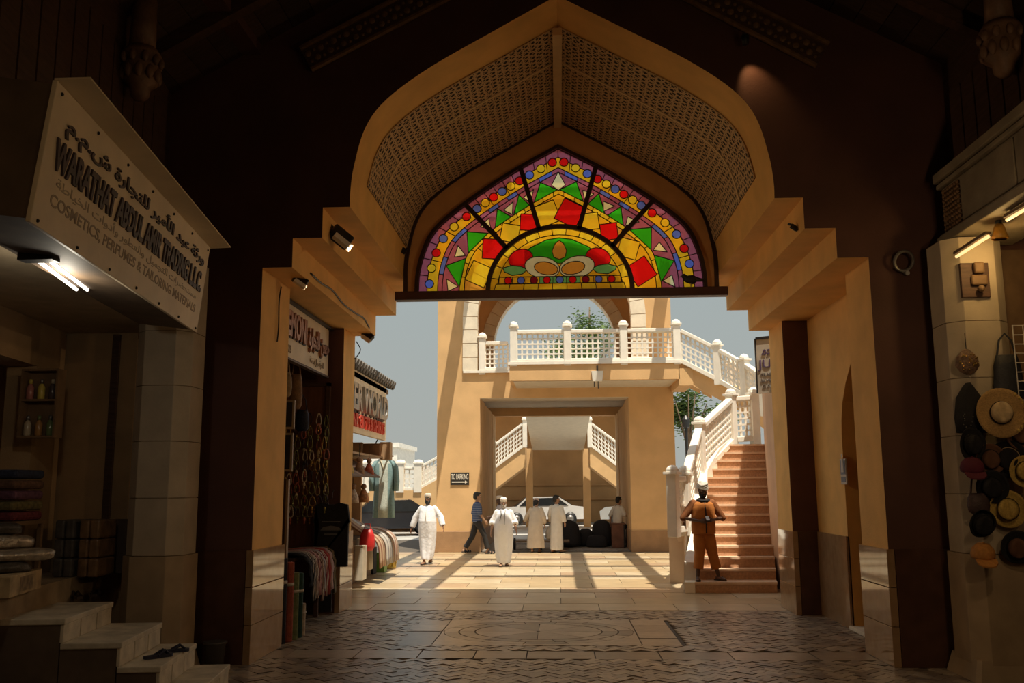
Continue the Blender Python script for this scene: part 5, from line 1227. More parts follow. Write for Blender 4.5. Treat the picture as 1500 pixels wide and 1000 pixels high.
def hat(u, v, brim, crown, h_, m, mb_, label, y=HY, tilt=(0, 0), sy=1.1, bandm=None, beads=0):
    p = onY(u, v, y); t = thing('hat', label, 'hat', p, group='hats on the right pier'); t.rotation_euler = (PI/2+tilt[0], 0, tilt[1])
    cr = crown
    def br(q):
        r = math.hypot(q.x, q.y); k = max(0, (r-cr)/(brim-cr+1e-6)); a = math.atan2(q.y, q.x); return (q.x, q.y*sy, q.z+.035*k*k*abs(math.cos(a)))
    n = 30
    obj('brim', MB().lathe([(cr*.9, 0), (cr*1.3, .0), (brim*.85, .004), (brim, .012), (brim, .018), (brim*.85, .012), (cr*1.3, .01), (cr*.9, .01)], n, warp=br), mb_, t, True, False)
    def pn(q): return (q.x*(1-.16*max(0, q.z/h_)*max(0, q.y/cr)), q.y*sy, q.z-.35*h_*max(0, 1-(q.x/(cr*.45))**2)*max(0, q.z/h_-.75)*3)
    obj('crown', MB().lathe([(cr, 0), (cr*.98, h_*.4), (cr*.92, h_*.75), (cr*.8, h_*.94), (cr*.5, h_), (.01, h_*1.0)], n, warp=pn), m, t, True, False)
    obj('band', MB().lathe([(cr*1.03, .012), (cr*1.03, .05), (cr*1.0, .055), (cr*.98, .012)], n, warp=lambda q: (q.x, q.y*sy, q.z)), bandm or BLKF, t, True, False)
    for k in range(beads):
        a = -.9+k*.22; obj('lacing', MB().ball((brim*.93*math.cos(a), brim*.93*sy*math.sin(a), .045), (.012, .02, .01), 4), YSTR, t, world=False)
    return t
hat(1466, 605, .225, .10, .13, STRAWL, STRAW, 'wide tan straw hat with pale crown and laced brim, largest on the right pier', tilt=(-.1, -.25), beads=9, y=9.20)
hat(1477, 745, .165, .095, .13, YSTR, YSTR, 'yellow straw trilby with black band low on the right pier', tilt=(.05, -.45), y=9.30)
hat(1478, 672, .17, .10, .12, BLKF, BLKF, 'black felt hat with pale ribbon on the right pier', tilt=(0, -.5), bandm=STRAWL, y=9.34)
hat(1502, 690, .14, .085, .11, YSTR, YSTR, 'small yellow hat with black band at the right edge', tilt=(0, -.4), y=9.2)
hat(1496, 635, .15, .09, .11, BRNF, BRNF, 'reddish brown hat half cut by the right edge below the tan straw hat', tilt=(0, -.3), y=9.3)
hat(1420, 650, .15, .09, .11, BLKF, BLKF, 'black hat hanging above the maroon cap on the right pier', tilt=(.1, .3), y=9.30)
hat(1436, 765, .13, .09, .11, BLKF, BLKF, 'black hat hanging above the orange cap on the right pier', tilt=(.35, .1), y=9.27)
def cap(u, v, m, label, y=9.25, s=1.0):
    p = onY(u, v, y); t = thing('cap', label, 'cap', p, group='caps on the right pier'); t.rotation_euler = (.25, 0, -.15)
    obj('crown', MB().lathe([(.10*s, 0), (.105*s, .03), (.095*s, .08), (.06*s, .125), (.01, .14)], 20, sy=1.1), m, t, True, False)
    pk = [(-.09, -.09), (-.085, -.15), (-.05, -.19), (0, -.2), (.05, -.19), (.085, -.15), (.09, -.09), (0, -.11)]
    obj('peak', MB().prism([(a*s, b*s) for a, b in pk], lambda a, b: (a, b, .005+(b+.09*s)*.35), lambda a, b: (a, b, .018+(b+.09*s)*.35)), m, t, world=False)
    obj('button', MB().ball((0, 0, .14), .012, 6), m, t, world=False)
hat(1452, 712, .15, .09, .11, BLKF, BLKF, 'black hat behind the yellow trilby on the right pier', tilt=(.2, -.2), y=9.31)
hat(1449, 672, .14, .085, .1, BRNF, BRNF, 'dark brown hat tucked under the brim of the tan straw hat', tilt=(.1, -.1), y=9.34)
hat(1490, 800, .15, .09, .11, BRNF, BLKF, 'dark hat hanging lowest at the right edge', tilt=(.25, -.3), y=9.28)
cap(1440, 816, ORGC, 'orange baseball cap, lowest on the right pier', s=1.05); cap(1424, 690, MARF, 'maroon cap with a pale mark on the right pier', s=1.05)
# beaded mask, sequinned purse, dark bags, wooden plaque
p = onY(1416, 530, HY); t = thing('beaded_pouch', 'brown beaded pouch hanging high on the right pier', 'pouch', (p.x, HY-.01, p.z-.13))
BDP = mat('beaded_brown', (.20, .12, .08), .4, .5, 30, .6, 60)
obj('pouch', MB().lathe([(.02, 0), (.08, .03), (.12, .09), (.11, .17), (.06, .23), (.02, .26)], 16, sy=.35), BDP, t, True, False)
bb = MB()
for k in range(26): a = R.uniform(0, 6.28); r_ = .1*math.sqrt(R.random()); bb.ball((r_*math.cos(a), -.045+.25*abs(r_)*0, .12+r_*math.sin(a)), .010, 4)
tag(obj('bead', bb, bm_[0], t, True, False), kind='stuff'); obj('cord', MB().tube([(0, 0, .25), (0, 0, .42)], .005, 5), BLACKM, t, world=False)
p = onY(1420, 590, HY); t = thing('sequin_shawl', 'black sequinned shawl hanging under the beaded pouch', 'shawl', (p.x, HY, p.z-.3))
obj('cloth', MB().loft([[Vector((w_*math.cos(q)*(1+.08*math.sin(4*q)), .05*math.sin(q), z_)) for q in (2*PI*i/20 for i in range(20))] for z_, w_ in ((0, .15), (.15, .16), (.35, .13), (.46, .06), (.5, .02))]), BLACKC, t, True, False)
sq_ = MB()
for k in range(14): sq_.ball((R.uniform(-.1, .1), -.055, R.uniform(.03, .2)), .006, 4)
tag(obj('sequin', sq_, STEEL, t, False, False), kind='stuff')
hbag(1474, 520, 9.32, .3, .55, (.02, .022, .03), 'large black shoulder bag hanging beside the wire rack')
hbag(1432, 722, 9.33, .22, .2, (.08, .05, .05), 'small dark embroidered bag hanging under the maroon cap')
a, b = onY(1406, 385, HY+.02), onY(1452, 435, HY+.02); t = thing('wooden_plaque', 'carved dark wooden plaque fixed high on the right pier', 'plaque', ((a.x+b.x)/2, HY, b.z))
obj('board', MB().box(a.x, b.x, HY+.02, HY+.06, b.z, a.z), DKWOOD, t, bevel=.006); cx_, cz_ = (a.x+b.x)/2+.03, (a.z+b.z)/2
obj('carving', MB().box(cx_-.08, cx_+.08, HY-.02, HY+.02, cz_-.06, cz_+.05), WSH, t, bevel=.02); obj('knob', MB().ball((cx_, HY-.03, cz_-.1), .035, 8), WSH, t, True); obj('carving', MB().box(cx_-.05, cx_+.05, HY-.04, HY+.02, cz_+.06, cz_+.18), WSH, t, bevel=.02)
# white wire rack
a = onY(1483, 476, 9.25); t = thing('wire_rack', 'white wire grid rack at the right edge of the stall', 'rack', (a.x, 9.25, a.z-.75)); WW = mat('white_wire', (.55, .52, .48), .4)
for k in range(6): obj('wire', MB().tube([(k*.1, 0, 0), (k*.1, 0, .75)], .006, 6), WW, t, world=False)
for k in range(9): obj('wire', MB().tube([(0, 0, k*.093), (.5, 0, k*.093)], .006, 6), WW, t, world=False)
# lamps of the right shop: flower shade and two slanting strips
LB_ = emit('warm_bulb', (1, .62, .18), 6)
SHD = mat('amber_glass_shade', (.62, .34, .06), .3, .15, 20)
p = onY(1465, 350, 8.9); lm = thing('pendant_lamp', 'small amber fluted lamp shade hanging over the hat stall', 'lamp', (p.x, 8.9, p.z))
obj('shade', MB().lathe([(.075, 0), (.06, .06), (.045, .12), (.03, .15), (.027, .15), (.04, .12), (.055, .06), (.07, 0)], 20, warp=lambda q: (q.x*(1+.08*math.cos(10*math.atan2(q.y, q.x))), q.y*(1+.08*math.cos(10*math.atan2(q.y, q.x))), q.z)), SHD, lm, True, False)
obj('bulb', MB().ball((0, 0, .04), (.025, .025, .035), 8), LB_, lm, True, False); obj('socket', MB().lathe([(.03, .15), (.03, .2), (.012, .21)], 12), BLACKM, lm, True, False); obj('cord', MB().tube([(0, 0, .2), (0, 0, 4.45-p.z)], .006, 5), BLACKM, lm, world=False)
def strip(u0, v0, u1, v1, y0, y1, label, m):
    a, b = onY(u0, v0, y0), onY(u1, v1, y1); t = thing('strip_lamp', label, 'lamp', a)
    obj('tube', MB().tube([a, b], .016, 8), m, t); obj('casing', MB().bar(a+Vector((0, 0, .035)), b+Vector((0, 0, .035)), .06, .03), WSH, t); obj('bracket', MB().tube([a, a+Vector((.1, 0, .12))], .01, 6), BLACKM, t)
WB = emit('dim_warm_tube', (1, .72, .32), 1.2)
strip(1401, 376, 1448, 346, 9.25, 8.7, 'slanting warm strip lamp below the right bulkhead', WB); strip(1475, 322, 1520, 296, 8.6, 8.0, 'warm strip lamp at the right edge under the bulkhead', WB)
# ring bracket lamp on the dark right wall, pipe bundle on the corner
p = onY(1323, 383, YF-.1); t = thing('wall_bracket', 'grey ring shaped bracket on the dark wall right of the arch', 'bracket', (p.x, YF, p.z))
obj('ring', MB().tube([(p.x+.10*math.cos(q), YF-.12-.04*math.sin(q), p.z+.10*math.sin(q)) for q in (2*PI*i/24 for i in range(24))], .018, 8, True), STEEL, t); obj('arm', MB().tube([(p.x+.05, YF, p.z-.1), (p.x+.04, YF-.1, p.z-.13)], .025, 8), STEEL, t)
p = onY(1378, 400, YF-.1); t = thing('pipe_bundle', 'dark conduit pipes running up the corner left of the hat pier', 'pipes', (p.x, YF, 2.9))
for k in range(3): obj('pipe', MB().tube([(p.x+k*.06-.06, YF-.06, 3.55), (p.x+k*.06-.06, YF-.06, 4.35)], .022, 8), mat('grey_conduit', (.10, .09, .08), .5), t)
for z in (3.7, 4.0, 4.2): obj('clip', MB().box(p.x-.1, p.x+.1, YF-.09, YF, z, z+.02), BLACKM, t)
# ================================================================ small fittings on the gate
def flood(u, v, y, rz, label, white=True, s=1.0, power=0, aim=(0, 0, 0)):
    p = onY(u, v, y); t = thing('flood_lamp', label, 'lamp', p, rz)
    Mf = Matrix.Rotation(.6, 3, 'Y') @ Matrix.Rotation(-.5, 3, 'X')
    obj('housing', MB().obox((0, 0, 0), (.24*s, .12*s, .15*s), Mf), BLACKM, t, False, False, bevel=.02*s)
    obj('lens', MB().obox(Mf@Vector((.04*s, -.05*s, -.10*s)), (.22*s, .05*s, .07*s), Mf), mat('frosted_lens', (.72, .68, .6), .3) if white else BLACKM, t, world=False)
    if power:
        l = bpy.data.lights.new('passage_fill', 'SPOT'); l.energy = power; l.color = (1, .70, .40); l.spot_size = 2.3; l.spot_blend = 1; l.shadow_soft_size = .08  # added light to brighten the passage; the fittings themselves are not visibly lit
        lo = bpy.data.objects.new('passage_fill', l); COL.objects.link(lo); q = p+Vector((.1*s, -.08*s, -.14*s)) if p.x < 0 else p+Vector((-.08, 0, -.1)); lo.location = q
        lo.rotation_euler = (Vector(aim)-q).to_track_quat('-Z', 'Y').to_euler(); lo.parent = t; lo.matrix_parent_inverse = wm(t).inverted()
    obj('bracket', MB().tube([(0, 0, .02), (-.1*s, .02, .12*s), (-.18*s, .02, .14*s)], .014, 6), BLACKM, t, world=False)
flood(499, 347, 10.6, .5, 'black flood lamp with white lens on the left corbel under the arch', s=1.15, power=110, aim=(3.4, 12.6, 2.6))
flood(440, 411, 10.75, .3, 'small black flood lamp with trailing cable on the lower left corbel', s=.75, power=40, aim=(3.0, 13.6, 1.5))
flood(539, 492, 14.8, -.2, 'metal flood lamp at the rear end of the left corbel', s=.8)
flood(1163, 333, 10.45, 0, 'small dark fitting on the right upper corbel', False, .35, power=70, aim=(-3.4, 12.6, 2.6))
flood(590, 366, 13.6, 0, 'tiny dark fitting beside the stained glass on the left', False, .5)
def cable(pts, label, r=.009):
    o = obj('cable', MB().tube(cr_spline([Vector(p) for p in pts], 5), r, 6), BLACKM, smooth=True); return tag(o, label, 'cable')
cable([onX(412, 420, xl+.02), onX(409, 440, xl+.02), onX(408, 480, xl+.02), onX(406, 500, xl+.02)], 'thin black cable dropping from the small flood lamp')
zz = Z2+.36/2
cable([onX(u, v, XC-W2+.012) for u, v in ((455, 400), (470, 414), (487, 425), (503, 445), (520, 458), (533, 466), (541, 480))], 'black cable looping along the lower left corbel', .012)
cable([onY(522, 500, 14.95), onY(528, 512, 15.0), onY(521, 524, 15.0), onY(514, 526, 15.0)], 'short cable hanging at the top of the left rear pier')
# restroom sign plate
a, b = onX(1229, 672, RX-.03), onX(1239, 709, RX-.03)
t = thing('door_sign', 'small blue pictogram sign beside the pointed doorway', 'sign', (RX-.03, (a.y+b.y)/2, b.z)); y0, y1 = min(a.y, b.y), max(a.y, b.y)
if y1-y0 < .2: y0, y1 = (y0+y1)/2-.14, (y0+y1)/2+.14
obj('plate', MB().box(RX-.02, RX, y0, y1, b.z, a.z), mat('white_plate', (.55, .52, .5), .4), t); obj('panel', MB().box(RX-.026, RX-.02, y0+.02, y1-.02, b.z+.13, a.z-.02), mat('blue_panel', (.13, .16, .26), .4), t)
ym = (y0+y1)/2
obj('pictogram', MB().prism([(-.05, .16), (-.035, .34), (.035, .34), (.05, .16)], lambda p, q: (RX-.03, ym+p, b.z+q), lambda p, q: (RX-.026, ym+p, b.z+q)).ball((RX-.028, ym, b.z+.38), (.003, .03, .03), 6), MT['white_plate'], t)
obj('caption', MB().box(RX-.026, RX-.02, y0+.03, y1-.03, b.z+.03, b.z+.10), MT['blue_panel'], t)
# pigeon on the sill
p = onY(1012, 413, YG-.1); t = thing('pigeon', 'dark pigeon perched on the sill at the right end of the stained glass', 'bird', (p.x, YG-.1, 4.88)); PGM = mat('pigeon_grey', (.03, .025, .025), .6, .3)
pm = MB(); pm.ball((0, 0, .11), (.11, .06, .065), 10).ball((-.1, 0, .16), (.04, .035, .04), 8).tube([(-.05, 0, .12), (-.09, 0, .155)], [.045, .035], 8).tube([(.08, 0, .11), (.2, 0, .09)], [.04, .02], 8)
obj('body', pm, PGM, t, True, False); obj('beak', MB().tube([(-.135, 0, .16), (-.165, 0, .152)], [.01, .002], 6), STEEL, t, world=False)
for y in (-.02, .02): obj('leg', MB().tube([(0, y, .06), (0, y, 0)], .006, 5), STEEL, t, world=False)
# spot on the cornice and unseen fill lamps added along the passage to brighten the hall
def lamp(name, label, loc, power, c, r=.12, drop=None, cat='lamp', size=.1):
    t = thing(name, label, cat, loc, group='added fill lamps in the passage')
    obj('shade', MB().lathe([(r, 0), (r*.9, r*.5), (r*.4, r*.9), (r*.36, r*.9), (r*.84, r*.5), (r*.94, 0)], 18), BLACKM, t, True, False); obj('bulb', MB().ball((0, 0, r*.2), r*.3, 8), LB_, t, True, False)
    obj('cord', MB().tube([(0, 0, r*.9), (0, 0, drop or r*.9+.4)], .008, 5), BLACKM, t, world=False)
    l = bpy.data.lights.new(name+'_light', 'POINT'); l.energy = power; l.color = c; l.shadow_soft_size = size; lo_ = bpy.data.objects.new(name+'_light', l); COL.objects.link(lo_); lo_.parent = t; lo_.location = (0, 0, -.08)
WARM = (1, .66, .34)
FILL_LAMPS = [(3.5, 6.2, 3.75, 28), (3.5, 3.2, 3.75, 55), (-2.7, 2.6, 3.6, 6), (3.4, .2, 3.7, 32), (-2.6, -.6, 3.6, 6)]
for k, (x, y, z, e_) in enumerate(FILL_LAMPS):
    lamp('fill_lamp', 'added unseen fill lamp with black shade, number %s along the %s shop fronts behind the viewer' % (('one', 'two', 'one', 'three', 'two')[k], 'right' if x > 0 else 'left'), (x, y, z), e_, WARM, drop=4.42-z if x > 0 else 3.0)
p = onY(1098, 42, YF-.45); t = thing('spot_lamp', 'small spot lamp on the right cornice washing the dark wall', 'lamp', (p.x, YF-.2, p.z))
obj('housing', MB().lathe([(.035, -.06), (.045, .04), (.02, .06)], 12), BLACKM, t, True, False); obj('bracket', MB().tube([(0, 0, .05), (0, .1, .12)], .01, 6), BLACKM, t, world=False)
l = bpy.data.lights.new('spot_light', 'SPOT'); l.energy = 9; l.color = (1, .6, .25); l.spot_size = 1.1; l.spot_blend = .8; l.shadow_soft_size = .02; lo_ = bpy.data.objects.new('spot_light', l); COL.objects.link(lo_); lo_.parent = t; lo_.location = (0, 0, -.08); lo_.rotation_euler = (.4, -.35, 0)
# light of the twin tubes and of the amber shade
for nm_, par, off, e_, c in (('tube_light', fl, tuple(FLC), 10, (1, .9, .72)), ('shade_light', lm, (0, 0, -.05), 12, (1, .62, .22))):
    l = bpy.data.lights.new(nm_, 'POINT'); l.energy = e_; l.color = c; l.shadow_soft_size = .06; lo_ = bpy.data.objects.new(nm_, l); COL.objects.link(lo_); lo_.parent = par; lo_.location = off

# ================================================================ PEOPLE
def solid(name, mb, m, parent, voxel=.012, it=3):
    """one continuous skin over the given volumes"""
    me = mb.mesh('tmp', m); o = bpy.data.objects.new('tmp', me); COL.objects.link(o)
    r = o.modifiers.new('r', 'REMESH'); r.mode = 'VOXEL'; r.voxel_size = voxel; r.use_smooth_shade = True
    s = o.modifiers.new('s', 'SMOOTH'); s.iterations = it; s.factor = .5
    dg = bpy.context.evaluated_depsgraph_get(); dg.update(); out = bpy.data.meshes.new_from_object(o.evaluated_get(dg))
    bpy.data.objects.remove(o); out.materials.clear(); out.materials.append(m); out.name = name
    for p in out.polygons: p.use_smooth = True
    return link(name, out, parent, False)
def limb(mb, pts, rs, n=10):
    mb.tube(pts, rs, n)
    for p, r in zip(pts, rs): mb.ball(p, r*.995, 8)
def hand(mb, w, d, pn, curl=.5, side=1):
    d = Vector(d).normalized(); pn = Vector(pn); pn = (pn-d*pn.dot(d)).normalized(); ac = d.cross(pn)*side
    c = Vector(w)+d*.05
    M = Matrix((ac, d, pn)).transposed(); mb.ball(c, (.036, .052, .017), 8, M)
    for k, (off, L) in enumerate(((-.028, .062), (-.010, .075), (.009, .072), (.027, .056))):
        b = c+ac*off+d*.042; m1 = b+d*L*.5*math.cos(curl*.5)+pn*L*.5*math.sin(curl*.5); e = m1+d*L*.5*math.cos(curl*1.6)+pn*L*.5*math.sin(curl*1.6)
        limb(mb, [b, m1, e], [.0098, .0092, .0085], 6)
    b = c-ac*.03-d*.02; m1 = b-ac*.022+d*.028+pn*.008; e = m1+d*.030+pn*.012
    limb(mb, [b, m1, e], [.0125, .011, .0095], 6)
def foot(mb, a, fd, L=.25):
    fd = Vector(fd).normalized(); a = Vector(a); s = Vector((-fd.y, fd.x, 0)); M = Matrix((s, fd, Vector((0, 0, 1)))).transposed()
    base = Vector((a.x, a.y, a.z-.045))
    mb.ball(base-fd*.03+Vector((0, 0, .005)), (.038, .05, .04), 8, M); mb.ball(base+fd*.07, (.043, .10, .032), 8, M); mb.ball(base+fd*.145-Vector((0, 0, .01)), (.046, .05, .022), 8, M)
SKINS = {'brown': mat('brown_skin', (.26, .13, .075), .55, .08), 'dark': mat('dark_skin', (.09, .045, .028), .5, .1), 'tan': mat('tan_skin', (.36, .20, .12), .55, .08)}
HAIR = mat('black_hair', (.012, .01, .009), .6, .2, 40, .5, 90); GREYB = mat('grey_beard', (.45, .42, .38), .8, .2, 50, .5, 90)
EYEW = mat('eye_white', (.7, .68, .62), .3); LIP = mat('lip', (.22, .08, .06), .5)
KUM = mat('white_embroidered_cap', (.72, .66, .58), .8, .15, 40, .3, 80)
STAND = dict(lean=(0, 0), RE=(-.27, .03, 1.16), RW=(-.30, -.02, .92), LE=(.27, .03, 1.16), LW=(.30, -.02, .92), RK=(-.09, -.02, .50), RA=(-.10, 0, .085), LK=(.09, -.02, .50), LA=(.10, 0, .085), RF=(-.1, -1), LF=(.1, -1), head=0, nod=0)
def person(label, loc, rz, H, skin='brown', hair=None, beard=None, hat_=None, pose=None, feet=True, sandals=None, shoes=None):
    P = dict(STAND); P.update(pose or {}); k = H/1.75
    t = thing('person', label, 'person', loc, rz); t.scale = (k, k, k); MW[t.name] = Matrix.Translation(loc) @ Matrix.Rotation(rz, 4, 'Z') @ Matrix.Scale(k, 4)
    sk = SKINS[skin]; lx_, ly_ = P['lean']            # how far the shoulders lean from the hips
    def T(x, y, z):
        f = max(0, (z-.95)/.5); return Vector((x+lx_*f, y+ly_*f, z))
    b = MB()
    b.loft([[T(rx_*math.cos(a), ry_*math.sin(a), z) for a in (2*PI*i/18 for i in range(18))] for z, rx_, ry_ in ((.86, .12, .09), (.93, .15, .105), (1.05, .135, .095), (1.2, .155, .105), (1.34, .165, .11), (1.42, .14, .085), (1.47, .06, .055))])
    limb(b, [T(0, .01, 1.44), T(0, .0, 1.55)], [.056, .05])
    hc = T(0, -.01, 1.64); Rh = Matrix.Rotation(P['head'], 3, 'Z') @ Matrix.Rotation(P['nod'], 3, 'X')
    def Hh(x, y, z): return hc+Rh@Vector((x, y, z))
    b.ball(Hh(0, .015, .02), (.075, .095, .10), 12, Rh); b.ball(Hh(0, -.03, -.055), (.055, .06, .062), 10, Rh); b.ball(Hh(0, -.075, -.095), (.026, .02, .02), 8, Rh)
    b.tube([Hh(0, -.083, .02), Hh(0, -.105, -.028)], [.009, .015], 8); b.ball(Hh(0, -.103, -.03), .0155, 6)
    for s in (-1, 1): b.ball(Hh(s*.076, .012, -.012), (.010, .018, .03), 6, Rh); b.ball(Hh(s*.03, -.082, .025), (.022, .012, .009), 6, Rh)
    for s in 'RL':
        sg = -1 if s == 'R' else 1; sh = T(sg*.175, .01, 1.405); el = Vector(P[s+'E']); wr_ = Vector(P[s+'W'])
        el = T(*el) if not P.get('abs') else el; wr_ = T(*wr_) if not P.get('abs') else wr_
        P[s+'sh'], P[s+'el'], P[s+'wr'] = sh, el, wr_
        limb(b, [sh, sh.lerp(el, .5), el, el.lerp(wr_, .45), wr_], [.052, .046, .038, .036, .025])
        hand(b, wr_, (wr_-el), P.get(s+'pn', (-sg*1.0, -.2, 0)), P.get('curl', .5), sg)
        hp = Vector((sg*.085, 0, .92)); kn, an = Vector(P[s+'K']), Vector(P[s+'A'])
        limb(b, [hp, hp.lerp(kn, .5), kn, kn.lerp(an, .4), an], [.088, .075, .054, .05, .034]); fd = P[s+'F']; foot(b, an, (fd[0], fd[1], 0))
    solid('body', b, sk, t, .0095, 2)
    for s in (-1, 1):
        e = obj('eye', MB().ball(Hh(s*.03, -.086, .008), (.013, .008, .008), 6, Rh), EYEW, t, True, False); obj('pupil', MB().ball(Hh(s*.03, -.0925, .008), (.006, .004, .006), 6, Rh), HAIR, e, True, False)
        obj('eyebrow', MB().tube([Hh(s*.014, -.094, .032), Hh(s*.032, -.095, .037), Hh(s*.05, -.082, .03)], .005, 6), beard if beard is GREYB else HAIR, t, True, False)
    obj('mouth', MB().ball(Hh(0, -.092, -.066), (.022, .008, .007), 6, Rh), LIP, t, True, False)
    if hair: solid('hair', MB().ball(Hh(0, .03, .04), (.084, .10, .10), 12, Rh).ball(Hh(0, .06, -.01), (.074, .075, .085), 10, Rh).ball(Hh(0, -.045, .088), (.06, .05, .035), 8, Rh), hair, t, .010, 2)
    if beard: solid('beard', MB().ball(Hh(0, -.055, -.095), (.055, .052, .05), 10, Rh).ball(Hh(-.052, -.02, -.06), (.022, .045, .055), 8, Rh).ball(Hh(.052, -.02, -.06), (.022, .045, .055), 8, Rh).ball(Hh(0, -.10, -.05), (.035, .015, .012), 8, Rh), beard, t, .009, 2)
    if hat_:
        M4 = Matrix.Translation(hc) @ Rh.to_4x4()
        hm, kind = hat_
        if kind == 'kumma': obj('cap', MB().lathe([(.082, .035), (.091, .04), (.089, .105), (.085, .125), (.06, .14), (.01, .142)], 22, M4 @ Matrix.Translation((0, .01, 0)), sy=1.18), hm, t, True, False)
        else:
            tb = MB()
            for q in range(4): tb.tube([M4@Vector(((.088-.004*q)*math.cos(a), .012+(.108-.004*q)*math.sin(a), .045+q*.026+.014*math.sin(a*2+q))) for a in (2*PI*i/20 for i in range(20))], .021, 7, True)
            tb.ball(M4@Vector((0, .012, .10)), (.075, .09, .05), 10); obj('turban', tb, hm, t, True, False)
    if sandals or shoes:
        for s in 'RL':
            an = Vector(P[s+'A']); fd = Vector((*P[s+'F'], 0)).normalized(); sd_ = Vector((-fd.y, fd.x, 0)); b0 = Vector((an.x, an.y, an.z-.085))
            pr = [(-.085, -.035), (0, -.04), (.12, -.05), (.19, -.03), (.20, 0), (.19, .03), (.12, .05), (0, .04), (-.085, .035)]
            if shoes: solid('shoe', MB().ball(b0+fd*.02+Vector((0, 0, .045)), (.052, .052, .055), 8).ball(b0+fd*.10+Vector((0, 0, .035)), .048, 8).ball(b0+fd*.17+Vector((0, 0, .028)), .04, 8).prism(pr, lambda a, c: b0+fd*a*1.05+sd_*c*1.1, lambda a, c: b0+fd*a*1.05+sd_*c*1.1+Vector((0, 0, .03))), shoes, t, .01, 2)
            else: obj('sandal', MB().prism(pr, lambda a, c: b0+fd*a+sd_*c-Vector((0, 0, .0)), lambda a, c: b0+fd*a+sd_*c+Vector((0, 0, .018))).tube([b0+fd*.1-sd_*.045+Vector((0, 0, .01)), b0+fd*.1+Vector((0, 0, .075)), b0+fd*.1+sd_*.045+Vector((0, 0, .01))], .009, 6), sandals, t, False, False)
    P['T'] = T; P['Hh'] = Hh
    return t, P
def robe(t, P, m, rows, sleeve=(.085, .075, .07), short=1.0, fold=.05, nf=7, name='robe', collar=True, seed=0):
    T = P['T']; b = MB(); n = 48; rg = []
    for z, cx, cy, rx_, ry_ in rows:
        f = max(0, (1.25-z)/1.15)
        rg.append([T(cx, cy, z)+Vector((rx_*math.cos(a)*(1+fold*f*math.sin(nf*a+seed+z*1.5)), ry_*math.sin(a)*(1+fold*f*math.sin(nf*a+seed+z*1.5)), .012*math.sin(3*a+seed)*f)) for a in (2*PI*i/n for i in range(n))])
    b.loft(rg)
    for s in 'RL':
        sh, el, wr_ = P[s+'sh'], P[s+'el'], P[s+'wr']; e = el.lerp(wr_, short)
        limb(b, [sh+Vector((0, 0, -.005)), sh.lerp(el, .5), el], [.075, .075, sleeve[0]], 14)
        if short > 0: b.tube([el, el.lerp(e, .5), e], [sleeve[0], sleeve[1], sleeve[2]], 14)
    o = solid(name, b, m, t, .013, 3)
    return o
ROBE = [(.075, 0, 0, .17, .13), (.12, 0, 0, .20, .15), (.3, 0, 0, .215, .155), (.6, 0, 0, .22, .16), (.9, 0, -.01, .215, .165), (1.1, 0, -.01, .205, .16), (1.25, 0, 0, .20, .15), (1.36, 0, 0, .195, .135), (1.42, 0, .0, .165, .105), (1.465, 0, 0, .09, .075), (1.49, 0, 0, .065, .065)]
def place(u, v): g = onG(u, v); return (g.x, g.y, 0)
WHITE = mat('white_cotton', (.80, .80, .83), .85, .03, 6, .9, 8); BEIGE = mat('beige_cotton', (.62, .53, .42), .85, .06, 6, .8, 8); CREAM = mat('cream_cotton', (.70, .66, .59), .85, .05, 6, .8, 8)
DSAN = mat('dark_sandal', (.03, .02, .015), .5)
# 1: broad man walking towards the viewer
t, P = person('man in a white robe and cap striding towards the viewer on the left', place(626, 826), -.12, 1.70, 'brown', None, HAIR, (KUM, 'kumma'),
    dict(RE=(-.33, .04, 1.17), RW=(-.42, .02, .92), LE=(.33, .03, 1.18), LW=(.41, -.04, .96), RK=(-.08, -.06, .50), RA=(-.05, -.14, .085), LK=(.07, .05, .48), LA=(.05, .16, .12)), sandals=DSAN)
robe(t, P, WHITE, [(.12, 0, -.02, .135, .20), (.2, 0, -.01, .16, .20), (.4, 0, 0, .19, .19), (.65, 0, 0, .22, .185), (.9, 0, -.02, .235, .185), (1.08, 0, -.03, .235, .19), (1.22, 0, -.01, .22, .17), (1.35, 0, 0, .205, .14), (1.42, 0, 0, .17, .11), (1.465, 0, 0, .09, .08), (1.49, 0, 0, .068, .068)], (.085, .08, .075), .97, .10, 6, seed=1)
obj('placket', MB().tube([P['T'](0, -.135, 1.42), P['T'](0, -.19, 1.25), P['T'](0, -.215, 1.08)], .009, 6), KUM, t, True, False)
# 2: older man with white beard
t, P = person('older man with white beard, tall white cap and rolled sleeves walking towards the viewer', place(738, 829), .05, 1.60, 'tan', None, GREYB, (KUM, 'kumma'),
    dict(RE=(-.29, .05, 1.15), RW=(-.33, -.08, .90), LE=(.29, .04, 1.15), LW=(.33, -.1, .93), RK=(-.08, -.04, .5), RA=(-.07, -.08, .085), LK=(.08, .02, .49), LA=(.07, .1, .1), nod=.15), sandals=DSAN)
robe(t, P, WHITE, [(.085, .0, -.0, .17, .17), (.2, 0, 0, .195, .175), (.45, 0, 0, .23, .18), (.7, 0, -.01, .25, .19), (.92, 0, -.02, .25, .195), (1.1, 0, -.03, .24, .185), (1.25, 0, -.01, .215, .165), (1.36, 0, 0, .20, .14), (1.42, 0, 0, .165, .105), (1.465, 0, 0, .09, .08), (1.49, 0, 0, .068, .068)], (.088, .092, .095), .32, .08, 7, seed=3)
obj('lanyard', MB().tube([P['T'](-.07, -.09, 1.46), P['T'](-.06, -.175, 1.33), P['T'](-.10, -.20, 1.18)], .009, 6).tube([P['T'](.05, -.1, 1.46), P['T'](.03, -.18, 1.32), P['T'](.02, -.215, 1.08)], .008, 6), mat('grey_tassel', (.12, .11, .11), .7), t, True, False)
